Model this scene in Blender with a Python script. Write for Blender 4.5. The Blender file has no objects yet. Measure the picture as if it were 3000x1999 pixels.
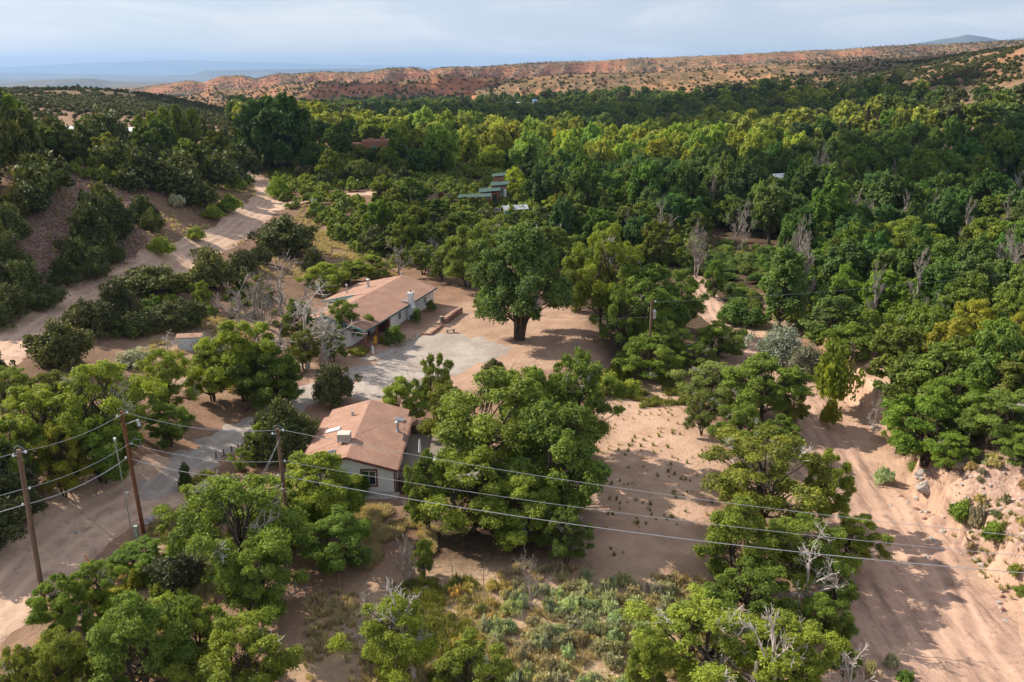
import bpy, math, random
import numpy as np
random.seed(7)
RNG = np.random.default_rng(11)
scene = bpy.context.scene
COL = scene.collection
PI = math.pi
# ------------------------------------------------------------------ camera model
CAM_H = 39.0
FPX = 1961.0                      # focal length for a 2353 px wide frame
CX, CY = 1176.5, 784.0
PITCH = math.atan((784 - 157) / FPX)
SP, CP = math.sin(PITCH), math.cos(PITCH)
SUN_AZ = (-0.915, 0.403)
SUN_EL = math.radians(36)

def ray(X, Y):
    u = (X - CX) / FPX; v = (Y - CY) / FPX
    return np.array([u, CP - v * SP, -SP - v * CP])
def at_z(X, Y, z):
    d = ray(X, Y); t = (z - CAM_H) / d[2]
    return (d[0] * t, d[1] * t, z)
def at_dist(X, y):
    return (X - CX) / FPX * y / 1.0
def proj(x, y, z):
    """world -> frame coordinates (2353 wide)"""
    dz = z - CAM_H
    depth = y * CP - dz * SP
    up = y * SP + dz * CP
    return CX + FPX * x / depth, CY - FPX * up / depth
def crest_z(Y, y):
    v = (Y - CY) / FPX
    return CAM_H - y * (SP + v * CP) / (CP - v * SP)

# ------------------------------------------------------------------ noise
def _hash(ix, iy, s):
    h = (ix.astype(np.int64) * 374761393 + iy.astype(np.int64) * 668265263 + s * 974711) & 0xFFFFFFFF
    h = ((h ^ (h >> 13)) * 1274126177) & 0xFFFFFFFF
    h = h ^ (h >> 16)
    return (h & 0xFFFFFF).astype(np.float64) / 0xFFFFFF
def vnoise(x, y, s=0):
    x = np.asarray(x, float); y = np.asarray(y, float)
    ix = np.floor(x); iy = np.floor(y); fx = x - ix; fy = y - iy
    fx = fx * fx * (3 - 2 * fx); fy = fy * fy * (3 - 2 * fy)
    a = _hash(ix, iy, s); b = _hash(ix + 1, iy, s); c = _hash(ix, iy + 1, s); d = _hash(ix + 1, iy + 1, s)
    return (a * (1 - fx) + b * fx) * (1 - fy) + (c * (1 - fx) + d * fx) * fy
def fbm(x, y, o=4, s=0):
    r = 0; a = .5; t = 0
    for i in range(o):
        r = r + a * vnoise(x, y, s + i * 17); t += a; a *= .5; x = x * 2.03 + 3.1; y = y * 2.03 + 1.7
    return r / t
def ridged(x, y, o=4, s=0):
    r = 0; a = .5; t = 0
    for i in range(o):
        r = r + a * (1 - np.abs(2 * vnoise(x, y, s + i * 17) - 1)); t += a; a *= .5; x = x * 2.1 + 1.3; y = y * 2.1 + 5.7
    return r / t
def sstep(a, b, x):
    t = np.clip((x - a) / (b - a), 0, 1); return t * t * (3 - 2 * t)

# ------------------------------------------------------------------ terrain
CP_ = [(0,1568,.5),(400,1568,0),(800,1568,-.3),(1200,1568,-.5),(1600,1568,-1),(1950,1540,-2),(2200,1568,-2.2),(2353,1568,-2),
(0,1400,1),(105,1410,1),(330,1230,.5),(100,1250,1),(0,1230,2.5),(300,1000,3),(200,1000,4),(190,1120,1.5),(-200,1300,3),(-200,1000,7),(-200,1568,1),
(420,1090,.3),(560,990,0),(700,890,0),(850,1130,0),(909,1140,0),(700,1150,0),(600,1300,0),(1000,1350,-.2),(1300,1350,-.4),(1100,1200,0),
(1500,1150,-.5),(1550,950,-.5),(1450,1280,-.6),(1650,1280,-.9),(1880,1000,-1.5),(1780,900,-1.3),(1720,780,-1.2),(1640,720,-1),
(1700,1500,-1.2),(1920,1010,-1.8),(1980,1150,-2),(2050,1300,-2.2),(2150,1450,-2.3),(1800,1250,-1.2),(1700,1050,-.6),
(2090,1140,-1.7),(2130,1095,-1.2),(2200,1100,-.5),(2353,1040,.8),(2150,1205,-1.7),(2215,1190,-.9),(2353,1240,-.5),(2330,1400,-1.8),(2353,1310,-1),(2270,1330,-1.8),
(2600,1200,.5),(2600,1450,-1),(2600,900,3),
(2000,960,-1.3),(2050,880,-.7),(1990,825,-.4),(2090,900,-.5),(1955,900,-1.1),(2200,900,.2),(2353,900,1.5),(1850,830,-.6),(1900,740,.3),
(1000,820,0),(1200,780,.2),(1350,800,0),(1400,700,.4),(1425,865,-.6),(900,790,.5),(1100,860,0),(850,920,0),
(437,800,2),(350,750,3.5),(600,700,2.5),(500,760,2),(640,860,.8),(520,900,1),(120,900,4.6),
(60,800,5),(180,700,5.3),(400,610,6),(520,540,6.5),(600,480,7),(620,430,8),(575,400,9),(700,462,7.5),(800,450,8),
(450,680,4.2),(620,620,4.3),(720,600,3),(560,590,5.2),(300,720,4),
(190,655,6.2),(0,740,6),(0,560,13),(80,560,12),(200,450,16),(180,370,20),(60,400,21),(100,330,21),(430,430,14),(560,450,9),(350,560,9.5),
(470,500,8.8),(300,600,7.8),(300,520,11.5),(300,350,17),(500,340,13),(0,300,24),(100,650,7.5),(-150,500,18),(-150,700,8),
(820,520,5),(760,480,7.5),(900,640,1.8),(900,560,3),(850,470,7),(1000,450,7),(1120,485,4.5),(1200,500,3),(1000,620,1.5),(1120,580,1.5),(870,370,10),(700,380,10),(1000,380,8),
(1300,600,.5),(1500,600,0),(1700,600,-.5),(1900,600,0),(2353,600,3),(1300,450,1),(1600,450,0),(2000,450,2),(2353,450,5),(1300,340,0),(1700,330,0),(2100,300,6),(2353,300,14)]
WP_ = [(-20,115,.9),(-13,137,1.1),(-30,131,1.3),(-17,128,1.1),(-26,117,1),(-28,143,1.4),(-23,124,1.1)]
FP_ = [(0,500,24),(250,480,21),(250,640,23),(450,640,14),(520,750,2),(100,950,4),(600,600,4),(600,1000,-10),(300,1600,-30),
(900,800,-4),(900,1500,-20),(1200,800,-2),(1200,1800,-22),(1500,1000,0),(1500,1800,0),(1800,700,8),(1800,900,20),(1800,1200,36),
(2000,500,9),(2000,700,20),(2000,1100,40),(2160,480,18),(2230,540,28),(2310,600,54),(2353,640,58),(2353,470,26),(2353,1000,60),(2600,600,62),(2600,400,30),
(0,4000,-60),(700,4000,-55),(1400,4000,-30),(2353,4000,10),(0,12000,-150),(1200,12000,-150),(2353,12000,-100),(0,48000,-210),(1200,48000,-210),(2353,48000,-210)]
_pts = [at_z(*c) for c in CP_] + WP_ + [(at_dist(X, y), y, z) for X, y, z in FP_]
_pts = np.array(_pts, float)
def _par(x, y):
    yy = np.maximum(y, 12.0) + 8
    return x / yy * 1.6, np.log(yy / 50.0)
_A = np.stack(_par(_pts[:, 0], _pts[:, 1]), 1)
_K = np.sqrt(((_A[:, None] - _A[None]) ** 2).sum(-1) + 1e-4)
_n = len(_pts)
_M = np.zeros((_n + 1, _n + 1)); _M[:_n, :_n] = -_K - np.eye(_n) * 0.004; _M[_n, :_n] = 1; _M[:_n, _n] = 1
_W = np.linalg.solve(_M, np.append(_pts[:, 2], 0))

L1 = [(-400,240),(300,222),(384,205),(431,196),(500,184),(530,189),(567,174),(610,172.5),(641,181),(687,168),(717,170),(784,164),(835,166),(874,166),(918,156),(968,154.5),(1001,160),(1027,154.5),(1071,153),(1118,153),(1184,146),(1268,141),(1335,139.6),(1418,134),(1569,128),(1735,117.6),(1802,114.5),(1869,112),(1952,105),(2002,102),(2102,99),(2235,91),(2353,85),(2900,60)]
L2 = [(330,330),(380,240),(520,214),(550,201),(584,207),(667,201),(707,191),(750,190),(784,186),(884,186),(967,182),(1018,173),(1084,173),(1151,179),(1184,189),(1260,200),(1330,215),(1400,300)]
L3 = [(1050,300),(1100,205),(1168,183),(1251,173),(1331,169),(1418,171),(1568,163),(1750,152),(1986,133),(2100,122),(2353,104),(2900,70)]
L4 = [(1150,300),(1200,190),(1300,172),(1450,168),(1568,157),(1700,146),(1850,135),(1986,127),(2150,116),(2353,98),(2900,60)]
LD = [(-300,220),(40,201),(123,191),(187,184),(243,181),(293,180),(333,186),(434,191),(520,200),(600,215),(640,300)]
LP = [(1850,260),(1900,112),(1999,102),(2069,88.6),(2089,85.5),(2115,79),(2152,84.7),(2186,92.5),(2235,86.3),(2252,88.6),(2320,96),(2450,110),(2500,260)]
LC = [(300,260),(380,190),(467,172.5),(500,174),(533,162.5),(634,160.5),(784,158.5),(900,158),(1100,165),(1150,260)]
LB = [(-300,172),(0,157.6),(22,160),(43,156),(80,167),(167,168),(333,171),(420,176),(500,260)]
LA = [(-300,160),(66,157),(283,144.5),(484,137),(784,147.5),(1000,151),(1300,160),(1350,260)]
def _tab(T, X): a = np.array(T, float); return np.interp(X, a[:, 0], a[:, 1])

TERR = None
def height(x, y, fine=True):
    x = np.atleast_1d(np.asarray(x, float)); y = np.atleast_1d(np.asarray(y, float))
    sh = x.shape; x = x.ravel(); y = y.ravel()
    out = np.empty_like(x)
    for i in range(0, len(x), 60000):
        a, b = _par(x[i:i + 60000], y[i:i + 60000])
        K = np.sqrt((a[:, None] - _A[None, :, 0]) ** 2 + (b[:, None] - _A[None, :, 1]) ** 2 + 1e-4)
        out[i:i + 60000] = -K @ _W[:_n] + _W[_n]
    yy = np.maximum(y, 40)
    X = CX + FPX * x / yy * (CP)          # approximate frame column at the horizon
    h = out
    far = yy > 380
    if far.any():
        xf, yf, Xf, hf = x[far], yy[far], X[far], h[far]
        hf = hf + (fbm(xf / 130, yf / 130, 5, 3) - .5) * 16 * sstep(420, 900, yf) + (ridged(xf / 60, yf / 60, 4, 5) - .6) * 9 * sstep(500, 900, yf) * sstep(4, 22, hf)
        warp = (fbm(xf / 300, yf / 300, 3, 9) - .5)
        for T, D, wf, wb, am, sc in ((L4, 1750, 330, 260, 20, 70), (L3, 1150, 200, 160, 13, 55), (L2, 1500, 330, 150, 30, 75), (L1, 2700, 620, 3000, 75, 150)):
            Dw = D + warp * 260
            z = crest_z(_tab(T, Xf), yf if T is L1 else Dw) 
            if T is L1: z = np.where(yf > Dw, crest_z(_tab(T, Xf) + .8, Dw), crest_z(_tab(T, Xf), Dw))
            t = np.where(yf < Dw, (yf - (Dw - wf)) / wf, 1 - (yf - Dw) / wb)
            s = np.clip(t, 0, 1)
            g = ridged(xf / sc + warp * 2, yf / (sc * 3.2), 5, 21 + int(D))
            base = hf
            prof = s ** .75
            e = (1 - g) * am * 1.9 * (s * (1 - s) * 4) ** .7
            hl = base + (z - base) * prof - np.where(yf < Dw, e, e * .2)
            hl = np.where((t > 0) & (z > base), hl, base)
            hf = np.maximum(hf, hl)
        for T, D, wf, wb, am, sc in ((LD, 7500, 1400, 1500, 90, 420), (LP, 13000, 2500, 2500, 110, 900), (LC, 19000, 2500, 3000, 120, 1500), (LB, 24000, 2500, 4000, 160, 1600), (LA, 44000, 5000, 5000, 250, 3000)):
            z = crest_z(_tab(T, Xf), D)
            t = np.where(yf < D, (yf - (D - wf)) / wf, 1 - (yf - D) / wb)
            s = np.clip(t, 0, 1) ** .8
            g = ridged(xf / sc, yf / (sc * 2), 4, 51 + int(D / 100))
            hl = hf + (z - hf) * s - (1 - g) * am * (s * (1 - s) * 4)
            hf = np.where((t > 0) & (z > hf), np.maximum(hf, hl), hf)
        h[far] = hf
    if TERR is not None:
        k = (x > 15) & (y < 175) & (y > 10)
        if k.any():
            d = sd_poly(x[k], y[k], TERR) + (ridged(x[k] / 4.2, y[k] / 4.2, 4, 33) - .55) * (3.2 + 1.8 * sstep(92, 78, y[k]))
            h[k] += (sstep(.7, -1.2, d) * (2.6 + 1.2 * fbm(x[k] / 8, y[k] / 8, 2, 9)) + np.clip(-d - 1, 0, 16) * .36 * sstep(100, 78, y[k])) * sstep(175, 120, y[k])
    if fine:
        h = h + (fbm(x / 14, y / 14, 3, 71) - .5) * .5
    return h.reshape(sh)
def H(x, y): return float(height(x, y)[0])
_ts = np.concatenate([np.linspace(45, 320, 260), np.geomspace(322, 3000, 160)])
def ground(X, Y):
    """point where the sight line of a frame position meets the terrain"""
    d = ray(X, Y); p = d[None] * _ts[:, None]
    hh = height(p[:, 0], p[:, 1]); zz = CAM_H + p[:, 2]
    k = np.where(zz < hh)[0]
    if len(k) == 0: t = _ts[-1]
    else:
        i = max(k[0], 1); a, b = zz[i - 1] - hh[i - 1], zz[i] - hh[i]
        t = _ts[i - 1] + (_ts[i] - _ts[i - 1]) * a / (a - b)
    x, y = d[0] * t, d[1] * t
    return x, y, H(x, y)
def gpoly(P): return np.array([ground(*p)[:2] for p in P])

def sd_poly(x, y, P):
    d = np.full(x.shape, 1e18); inside = np.zeros(x.shape, bool); n = len(P)
    for i in range(n):
        ax, ay = P[i]; bx, by = P[(i + 1) % n]
        ex, ey = bx - ax, by - ay; wx, wy = x - ax, y - ay
        t = np.clip((wx * ex + wy * ey) / (ex * ex + ey * ey + 1e-9), 0, 1)
        d = np.minimum(d, (wx - ex * t) ** 2 + (wy - ey * t) ** 2)
        c = ((ay <= y) & (by > y)) | ((by <= y) & (ay > y))
        with np.errstate(divide='ignore', invalid='ignore'):
            xi = ax + (y - ay) * ex / (ey if ey != 0 else 1e-9)
        inside ^= c & (x < xi)
    return np.where(inside, -1, 1) * np.sqrt(d)
def sd_line(x, y, P, w):
    d = np.full(x.shape, 1e18)
    for i in range(len(P) - 1):
        ax, ay = P[i]; bx, by = P[i + 1]
        ex, ey = bx - ax, by - ay; wx, wy = x - ax, y - ay
        t = np.clip((wx * ex + wy * ey) / (ex * ex + ey * ey + 1e-9), 0, 1)
        w_ = w if np.isscalar(w) else w[i] + (w[i + 1] - w[i]) * t
        d = np.minimum(d, np.sqrt((wx - ex * t) ** 2 + (wy - ey * t) ** 2) - w_)
    return d
def smooth_line(P, n=6):
    P = np.array(P, float); out = []
    for i in range(len(P) - 1):
        p0 = P[max(i - 1, 0)]; p1 = P[i]; p2 = P[i + 1]; p3 = P[min(i + 2, len(P) - 1)]
        for k in range(n):
            t = k / n
            out.append(.5 * ((2 * p1) + (-p0 + p2) * t + (2 * p0 - 5 * p1 + 4 * p2 - p3) * t * t + (-p0 + 3 * p1 - 3 * p2 + p3) * t ** 3))
    out.append(P[-1]); return np.array(out)

# ------------------------------------------------------------------ object helpers
def mesh_np(name, V, F, attrs=None, smooth=False):
    """V (n,3), F (m,k) with k 3 or 4"""
    me = bpy.data.meshes.new(name)
    V = np.asarray(V, np.float32); F = np.asarray(F, np.int32); k = F.shape[1]
    me.vertices.add(len(V)); me.vertices.foreach_set('co', V.ravel())
    me.loops.add(F.size); me.loops.foreach_set('vertex_index', F.ravel())
    me.polygons.add(len(F)); me.polygons.foreach_set('loop_start', np.arange(0, F.size, k, dtype=np.int32))
    me.polygons.foreach_set('loop_total', np.full(len(F), k, np.int32))
    if smooth: me.polygons.foreach_set('use_smooth', np.ones(len(F), bool))
    for an, av in (attrs or {}).items():
        a = me.attributes.new(an, 'FLOAT', 'POINT'); a.data.foreach_set('value', np.asarray(av, np.float32))
    me.update(calc_edges=True); return me
def link(name, me, mat=None, parent=None, loc=None):
    o = bpy.data.objects.new(name, me); COL.objects.link(o)
    if mat and me is not None and not me.materials: me.materials.append(mat)
    if parent: o.parent = parent
    if loc is not None: o.location = loc
    return o
def thing(name, label, cat, loc=(0, 0, 0), rz=0, group=None):
    o = bpy.data.objects.new(name, None); COL.objects.link(o)
    o.empty_display_size = .3
    o.location = loc; o.rotation_euler = (0, 0, rz); o['label'] = label; o['category'] = cat
    if group: o['group'] = group
    return o
def tag(o, label=None, cat=None, group=None, kind=None):
    if label: o['label'] = label
    if cat: o['category'] = cat
    if group: o['group'] = group
    if kind: o['kind'] = kind
    return o

class MB:
    def __init__(s): s.v = []; s.f = []
    def add(s, vs, fs):
        n = len(s.v); s.v += [tuple(map(float, v)) for v in vs]; s.f += [tuple(i + n for i in f) for f in fs]; return s
    def box(s, c, d, rz=0, ry=0):
        hx, hy, hz = d[0] / 2, d[1] / 2, d[2] / 2; cz, sz = math.cos(rz), math.sin(rz); cy, sy = math.cos(ry), math.sin(ry)
        vs = []
        for X, Y, Z in ((-hx,-hy,-hz),(hx,-hy,-hz),(hx,hy,-hz),(-hx,hy,-hz),(-hx,-hy,hz),(hx,-hy,hz),(hx,hy,hz),(-hx,hy,hz)):
            X, Z = X * cy + Z * sy, -X * sy + Z * cy
            vs.append((c[0] + X * cz - Y * sz, c[1] + X * sz + Y * cz, c[2] + Z))
        return s.add(vs, [(0,3,2,1),(4,5,6,7),(0,1,5,4),(1,2,6,5),(2,3,7,6),(3,0,4,7)])
    def tube(s, pts, rad, n=6, cap=True):
        pts = [np.array(p, float) for p in pts]; m = len(pts)
        if np.isscalar(rad): rad = [rad] * m
        vs = []; fs = []
        for i, p in enumerate(pts):
            t = pts[min(i + 1, m - 1)] - pts[max(i - 1, 0)]; L = np.linalg.norm(t); t = t / L if L > 0 else np.array([0, 0, 1.])
            a = np.cross(t, [0, 0, 1.]) if abs(t[2]) < .95 else np.cross(t, [1., 0, 0]); a /= np.linalg.norm(a); b = np.cross(t, a)
            for k in range(n):
                q = 2 * PI * k / n; vs.append(p + (a * math.cos(q) + b * math.sin(q)) * rad[i])
        for i in range(m - 1):
            for k in range(n):
                fs.append((i * n + k, i * n + (k + 1) % n, (i + 1) * n + (k + 1) % n, (i + 1) * n + k))
        if cap: fs += [tuple(range(n - 1, -1, -1)), tuple(range((m - 1) * n, m * n))]
        return s.add(vs, fs)
    def prism(s, P, z0, z1):
        n = len(P); vs = [(p[0], p[1], z0) for p in P] + [(p[0], p[1], z1) for p in P]
        return s.add(vs, [tuple(range(n - 1, -1, -1)), tuple(range(n, 2 * n))] + [(i, (i + 1) % n, n + (i + 1) % n, n + i) for i in range(n)])
    def slab(s, q, th):
        """a quad (4 points) given a thickness downwards"""
        vs = list(q) + [(p[0], p[1], p[2] - th) for p in q]; n = len(q)
        return s.add(vs, [tuple(range(n)), tuple(range(2 * n - 1, n - 1, -1))] + [(i, n + i, n + (i + 1) % n, (i + 1) % n) for i in range(n)])
    def lump(s, c, r, seed=0, n=8, m=5, rough=.25, flat=1):
        rr = random.Random(seed); vs = []; fs = []
        vs.append((c[0], c[1], c[2] - r[2] * flat))
        for i in range(1, m):
            th = PI * i / m - PI / 2
            for k in range(n):
                q = 2 * PI * (k + .5 * (i % 2)) / n; w = 1 + rr.uniform(-rough, rough)
                vs.append((c[0] + r[0] * math.cos(th) * math.cos(q) * w, c[1] + r[1] * math.cos(th) * math.sin(q) * w, c[2] + r[2] * math.sin(th) * w))
        vs.append((c[0], c[1], c[2] + r[2] * (1 + rr.uniform(-rough, rough))))
        for k in range(n): fs.append((0, 1 + (k + 1) % n, 1 + k))
        for i in range(m - 2):
            for k in range(n): fs.append((1 + i * n + k, 1 + i * n + (k + 1) % n, 1 + (i + 1) * n + (k + 1) % n, 1 + (i + 1) * n + k))
        e = len(vs) - 1
        for k in range(n): fs.append((1 + (m - 2) * n + k, 1 + (m - 2) * n + (k + 1) % n, e))
        return s.add(vs, fs)
    def mesh(s, name, mat, smooth=False):
        me = bpy.data.meshes.new(name); me.from_pydata(s.v, [], s.f)
        if smooth: me.polygons.foreach_set('use_smooth', np.ones(len(me.polygons), bool))
        me.materials.append(mat); me.update(); return me
    def build(s, name, mat, parent=None, loc=None, smooth=False, bevel=0):
        o = link(name, s.mesh(name, mat, smooth), None, parent, loc)
        if bevel:
            b = o.modifiers.new('bevel', 'BEVEL'); b.width = bevel; b.segments = 2; b.limit_method = 'ANGLE'
        return o

# ------------------------------------------------------------------ materials
def nt_new(name):
    m = bpy.data.materials.new(name); m.use_nodes = True; t = m.node_tree; t.nodes.clear(); return m, t
class NT:
    def __init__(s, t): s.t = t
    def n(s, typ, **kw):
        nd = s.t.nodes.new(typ)
        for k, v in kw.items():
            if k.startswith('i_'):
                nd.inputs[k[2:].replace('_', ' ')].default_value = v
            else: setattr(nd, k, v)
        return nd
    def l(s, a, b): s.t.links.new(a, b)
    def math(s, op, a, b=None, clamp=False):
        nd = s.t.nodes.new('ShaderNodeMath'); nd.operation = op; nd.use_clamp = clamp
        for i, q in enumerate((a, b)):
            if q is None: continue
            if isinstance(q, (int, float)): nd.inputs[i].default_value = q
            else: s.l(q, nd.inputs[i])
        return nd.outputs[0]
    def mix(s, f, a, b, blend='MIX'):
        nd = s.t.nodes.new('ShaderNodeMix'); nd.data_type = 'RGBA'; nd.blend_type = blend
        for i, q in ((0, f), (6, a), (7, b)):
            if isinstance(q, (int, float)): nd.inputs[i].default_value = q
            elif isinstance(q, (tuple, list)): nd.inputs[i].default_value = (*q[:3], 1)
            else: s.l(q, nd.inputs[i])
        return nd.outputs[2]
    def noise(s, vec, scale, detail=4, rough=.55, dist=0):
        nd = s.t.nodes.new('ShaderNodeTexNoise'); nd.inputs['Scale'].default_value = scale; nd.inputs['Detail'].default_value = detail
        nd.inputs['Roughness'].default_value = rough; nd.inputs['Distortion'].default_value = dist
        if vec is not None: s.l(vec, nd.inputs['Vector'])
        return nd.outputs['Fac']
    def ramp(s, f, a, b):
        nd = s.t.nodes.new('ShaderNodeMapRange'); nd.interpolation_type = 'SMOOTHSTEP'
        nd.inputs[1].default_value = a; nd.inputs[2].default_value = b; s.l(f, nd.inputs[0]); return nd.outputs[0]
    def attr(s, name, typ='GEOMETRY'):
        nd = s.t.nodes.new('ShaderNodeAttribute'); nd.attribute_name = name; nd.attribute_type = typ; return nd.outputs['Fac']

def surf(name, c1, c2=None, scale=3, rough=.8, bump=.0, bscale=20, metal=0, spec=.3, stretch=None, detail=4):
    """two-tone noisy surface"""
    m, t = nt_new(name); q = NT(t)
    b = q.n('ShaderNodeBsdfPrincipled'); o = q.n('ShaderNodeOutputMaterial'); q.l(b.outputs[0], o.inputs[0])
    tc = q.n('ShaderNodeTexCoord'); vec = tc.outputs['Object']
    if stretch:
        mp = q.n('ShaderNodeMapping'); mp.inputs['Scale'].default_value = stretch; q.l(vec, mp.inputs[0]); vec = mp.outputs[0]
    c2 = c2 or tuple(x * .8 for x in c1)
    f = q.ramp(q.noise(vec, scale, detail), .35, .65)
    q.l(q.mix(f, c1, c2), b.inputs['Base Color'])
    b.inputs['Roughness'].default_value = rough; b.inputs['Metallic'].default_value = metal; b.inputs['Specular IOR Level'].default_value = spec
    if bump:
        bp = q.n('ShaderNodeBump'); bp.inputs['Strength'].default_value = bump; bp.inputs['Distance'].default_value = .03
        q.l(q.noise(vec, bscale, 3), bp.inputs['Height']); q.l(bp.outputs[0], b.inputs['Normal'])
    return m
def leafmat(name, col, dark=.62, trans=.25, rv=.3, hue=(1.12, 1.0, .8)):
    """foliage: per clump and per leaf tint, a different tone for each plant"""
    m, t = nt_new(name); q = NT(t)
    oi = q.n('ShaderNodeObjectInfo'); tint = q.attr('tint')
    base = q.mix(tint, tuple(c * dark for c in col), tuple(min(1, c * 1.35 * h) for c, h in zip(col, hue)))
    r = q.math('ADD', q.math('MULTIPLY', oi.outputs['Random'], rv), 1 - rv / 2)
    cc = q.n('ShaderNodeCombineColor'); q.l(r, cc.inputs[0]); q.l(r, cc.inputs[1]); q.l(r, cc.inputs[2])
    base = q.mix(1.0, base, cc.outputs[0], 'MULTIPLY')
    base = q.mix(1.0, base, oi.outputs['Color'], 'MULTIPLY')
    b = q.n('ShaderNodeBsdfPrincipled'); b.inputs['Roughness'].default_value = .62; b.inputs['Specular IOR Level'].default_value = .2
    q.l(base, b.inputs['Base Color'])
    tr = q.n('ShaderNodeBsdfTranslucent'); q.l(q.mix(1.0, base, (1.25, 1.15, .5), 'MULTIPLY'), tr.inputs[0])
    mx = q.n('ShaderNodeMixShader'); mx.inputs[0].default_value = trans; q.l(b.outputs[0], mx.inputs[1]); q.l(tr.outputs[0], mx.inputs[2])
    o = q.n('ShaderNodeOutputMaterial'); q.l(mx.outputs[0], o.inputs[0]); return m
M = {}
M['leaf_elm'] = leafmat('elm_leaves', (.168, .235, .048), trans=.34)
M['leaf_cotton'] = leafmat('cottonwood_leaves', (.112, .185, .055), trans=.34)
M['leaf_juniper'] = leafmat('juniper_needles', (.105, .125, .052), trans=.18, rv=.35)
M['leaf_sage'] = leafmat('sage_leaves', (.41, .42, .30), dark=.72, trans=.2, hue=(1.05, 1.05, .95))
M['leaf_dry'] = leafmat('dry_grass_blades', (.50, .44, .30), dark=.7, trans=.3, rv=.4, hue=(1.0, .95, .8))
M['leaf_weed'] = leafmat('green_weed_blades', (.20, .24, .07), dark=.6, trans=.3, rv=.4)
M['bark'] = surf('bark', (.10, .075, .058), (.05, .038, .03), 6, .95, .6, 14, stretch=(1, 1, .25))
M['bark_pale'] = surf('pale_dead_wood', (.52, .48, .44), (.32, .28, .25), 5, .9, .4, 12, stretch=(1, 1, .3))
M['bark_grey'] = surf('grey_dead_wood', (.36, .31, .28), (.21, .175, .155), 5, .95, .4, 12, stretch=(1, 1, .3))
M['white_wall'] = surf('white_stucco', (.82, .82, .82), (.76, .76, .76), 1.3, .85, .25, 14)
M['trim_brown'] = surf('red_brown_trim', (.22, .095, .075), (.16, .07, .055), 4, .7)
M['wood_dark'] = surf('dark_stained_wood', (.11, .05, .03), (.07, .032, .02), 6, .75, .3, 18, stretch=(1, 1, .2))
M['wood_red'] = surf('red_brown_wood', (.27, .10, .05), (.20, .075, .04), 5, .75, .3, 18, stretch=(1, 1, .2))
M['wood_grey'] = surf('weathered_wood', (.30, .25, .21), (.18, .15, .12), 5, .9, .4, 16, stretch=(1, 1, .2))
M['pole_wood'] = surf('pole_wood', (.20, .125, .085), (.11, .07, .05), 4, .9, .4, 16, stretch=(1, 1, .08))
M['pole_rust'] = surf('rust_brown_pole_wood', (.20, .085, .04), (.12, .045, .025), 4, .9, .4, 16, stretch=(1, 1, .08))
M['metal'] = surf('galvanised_metal', (.55, .56, .57), (.42, .43, .45), 5, .42, metal=.75)
M['metal_white'] = surf('white_metal', (.75, .76, .76), (.66, .67, .68), 4, .5)
M['metal_blue'] = surf('pale_blue_metal', (.62, .69, .73), (.53, .61, .66), 3, .5)
M['metal_rust'] = surf('rusty_metal', (.30, .15, .10), (.42, .26, .19), 5, .8)
M['glass'] = surf('window_glass', (.02, .025, .03), (.03, .04, .045), 1, .08, spec=.6)
M['teal'] = surf('teal_paint', (.16, .40, .40), (.11, .30, .31), 3, .6)
M['greenroof'] = surf('green_metal_roof', (.045, .09, .075), (.03, .065, .055), 2, .75)
M['slate_trim'] = surf('dark_teal_trim', (.07, .13, .14), (.05, .10, .11), 3, .6)
M['adobe'] = surf('adobe', (.36, .17, .11), (.29, .135, .085), 1.2, .95, .2, 8)
M['concrete'] = surf('concrete', (.42, .37, .33), (.34, .30, .27), 2, .9, .3, 18)
M['stone_red'] = surf('red_stone', (.36, .20, .15), (.24, .13, .10), 2.2, .95, .6, 9)
M['stone_grey'] = surf('grey_stone', (.42, .38, .35), (.27, .24, .22), 2.5, .95, .6, 9)
M['stone_pale'] = surf('pale_stone', (.47, .41, .355), (.34, .28, .24), 2.5, .95, .5, 9)
M['orange'] = surf('orange_plastic', (.75, .20, .02), (.65, .17, .02), 5, .5)
M['yellow'] = surf('yellow_paint', (.75, .38, .02), (.62, .30, .02), 3, .5)
M['pale_green'] = surf('pale_green_plastic', (.36, .47, .40), (.30, .40, .34), 4, .6)
M['porcelain'] = surf('ceramic', (.75, .76, .78), (.6, .62, .66), 8, .35)
M['wire'] = surf('aluminium_wire', (.42, .43, .45), (.34, .35, .37), 3, .45, metal=.3)
M['cable'] = surf('dark_cable', (.14, .14, .15), (.10, .10, .11), 3, .7)
M['tarp'] = surf('blue_tarp', (.10, .30, .55), (.08, .25, .48), 2, .6)
M['poly'] = surf('milky_plastic_sheet', (.52, .55, .56), (.40, .43, .45), 1.5, .4)
M['shadow_cloud'] = surf('cloud_white', (.9, .9, .92), (.85, .85, .88), .01, 1)

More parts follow.
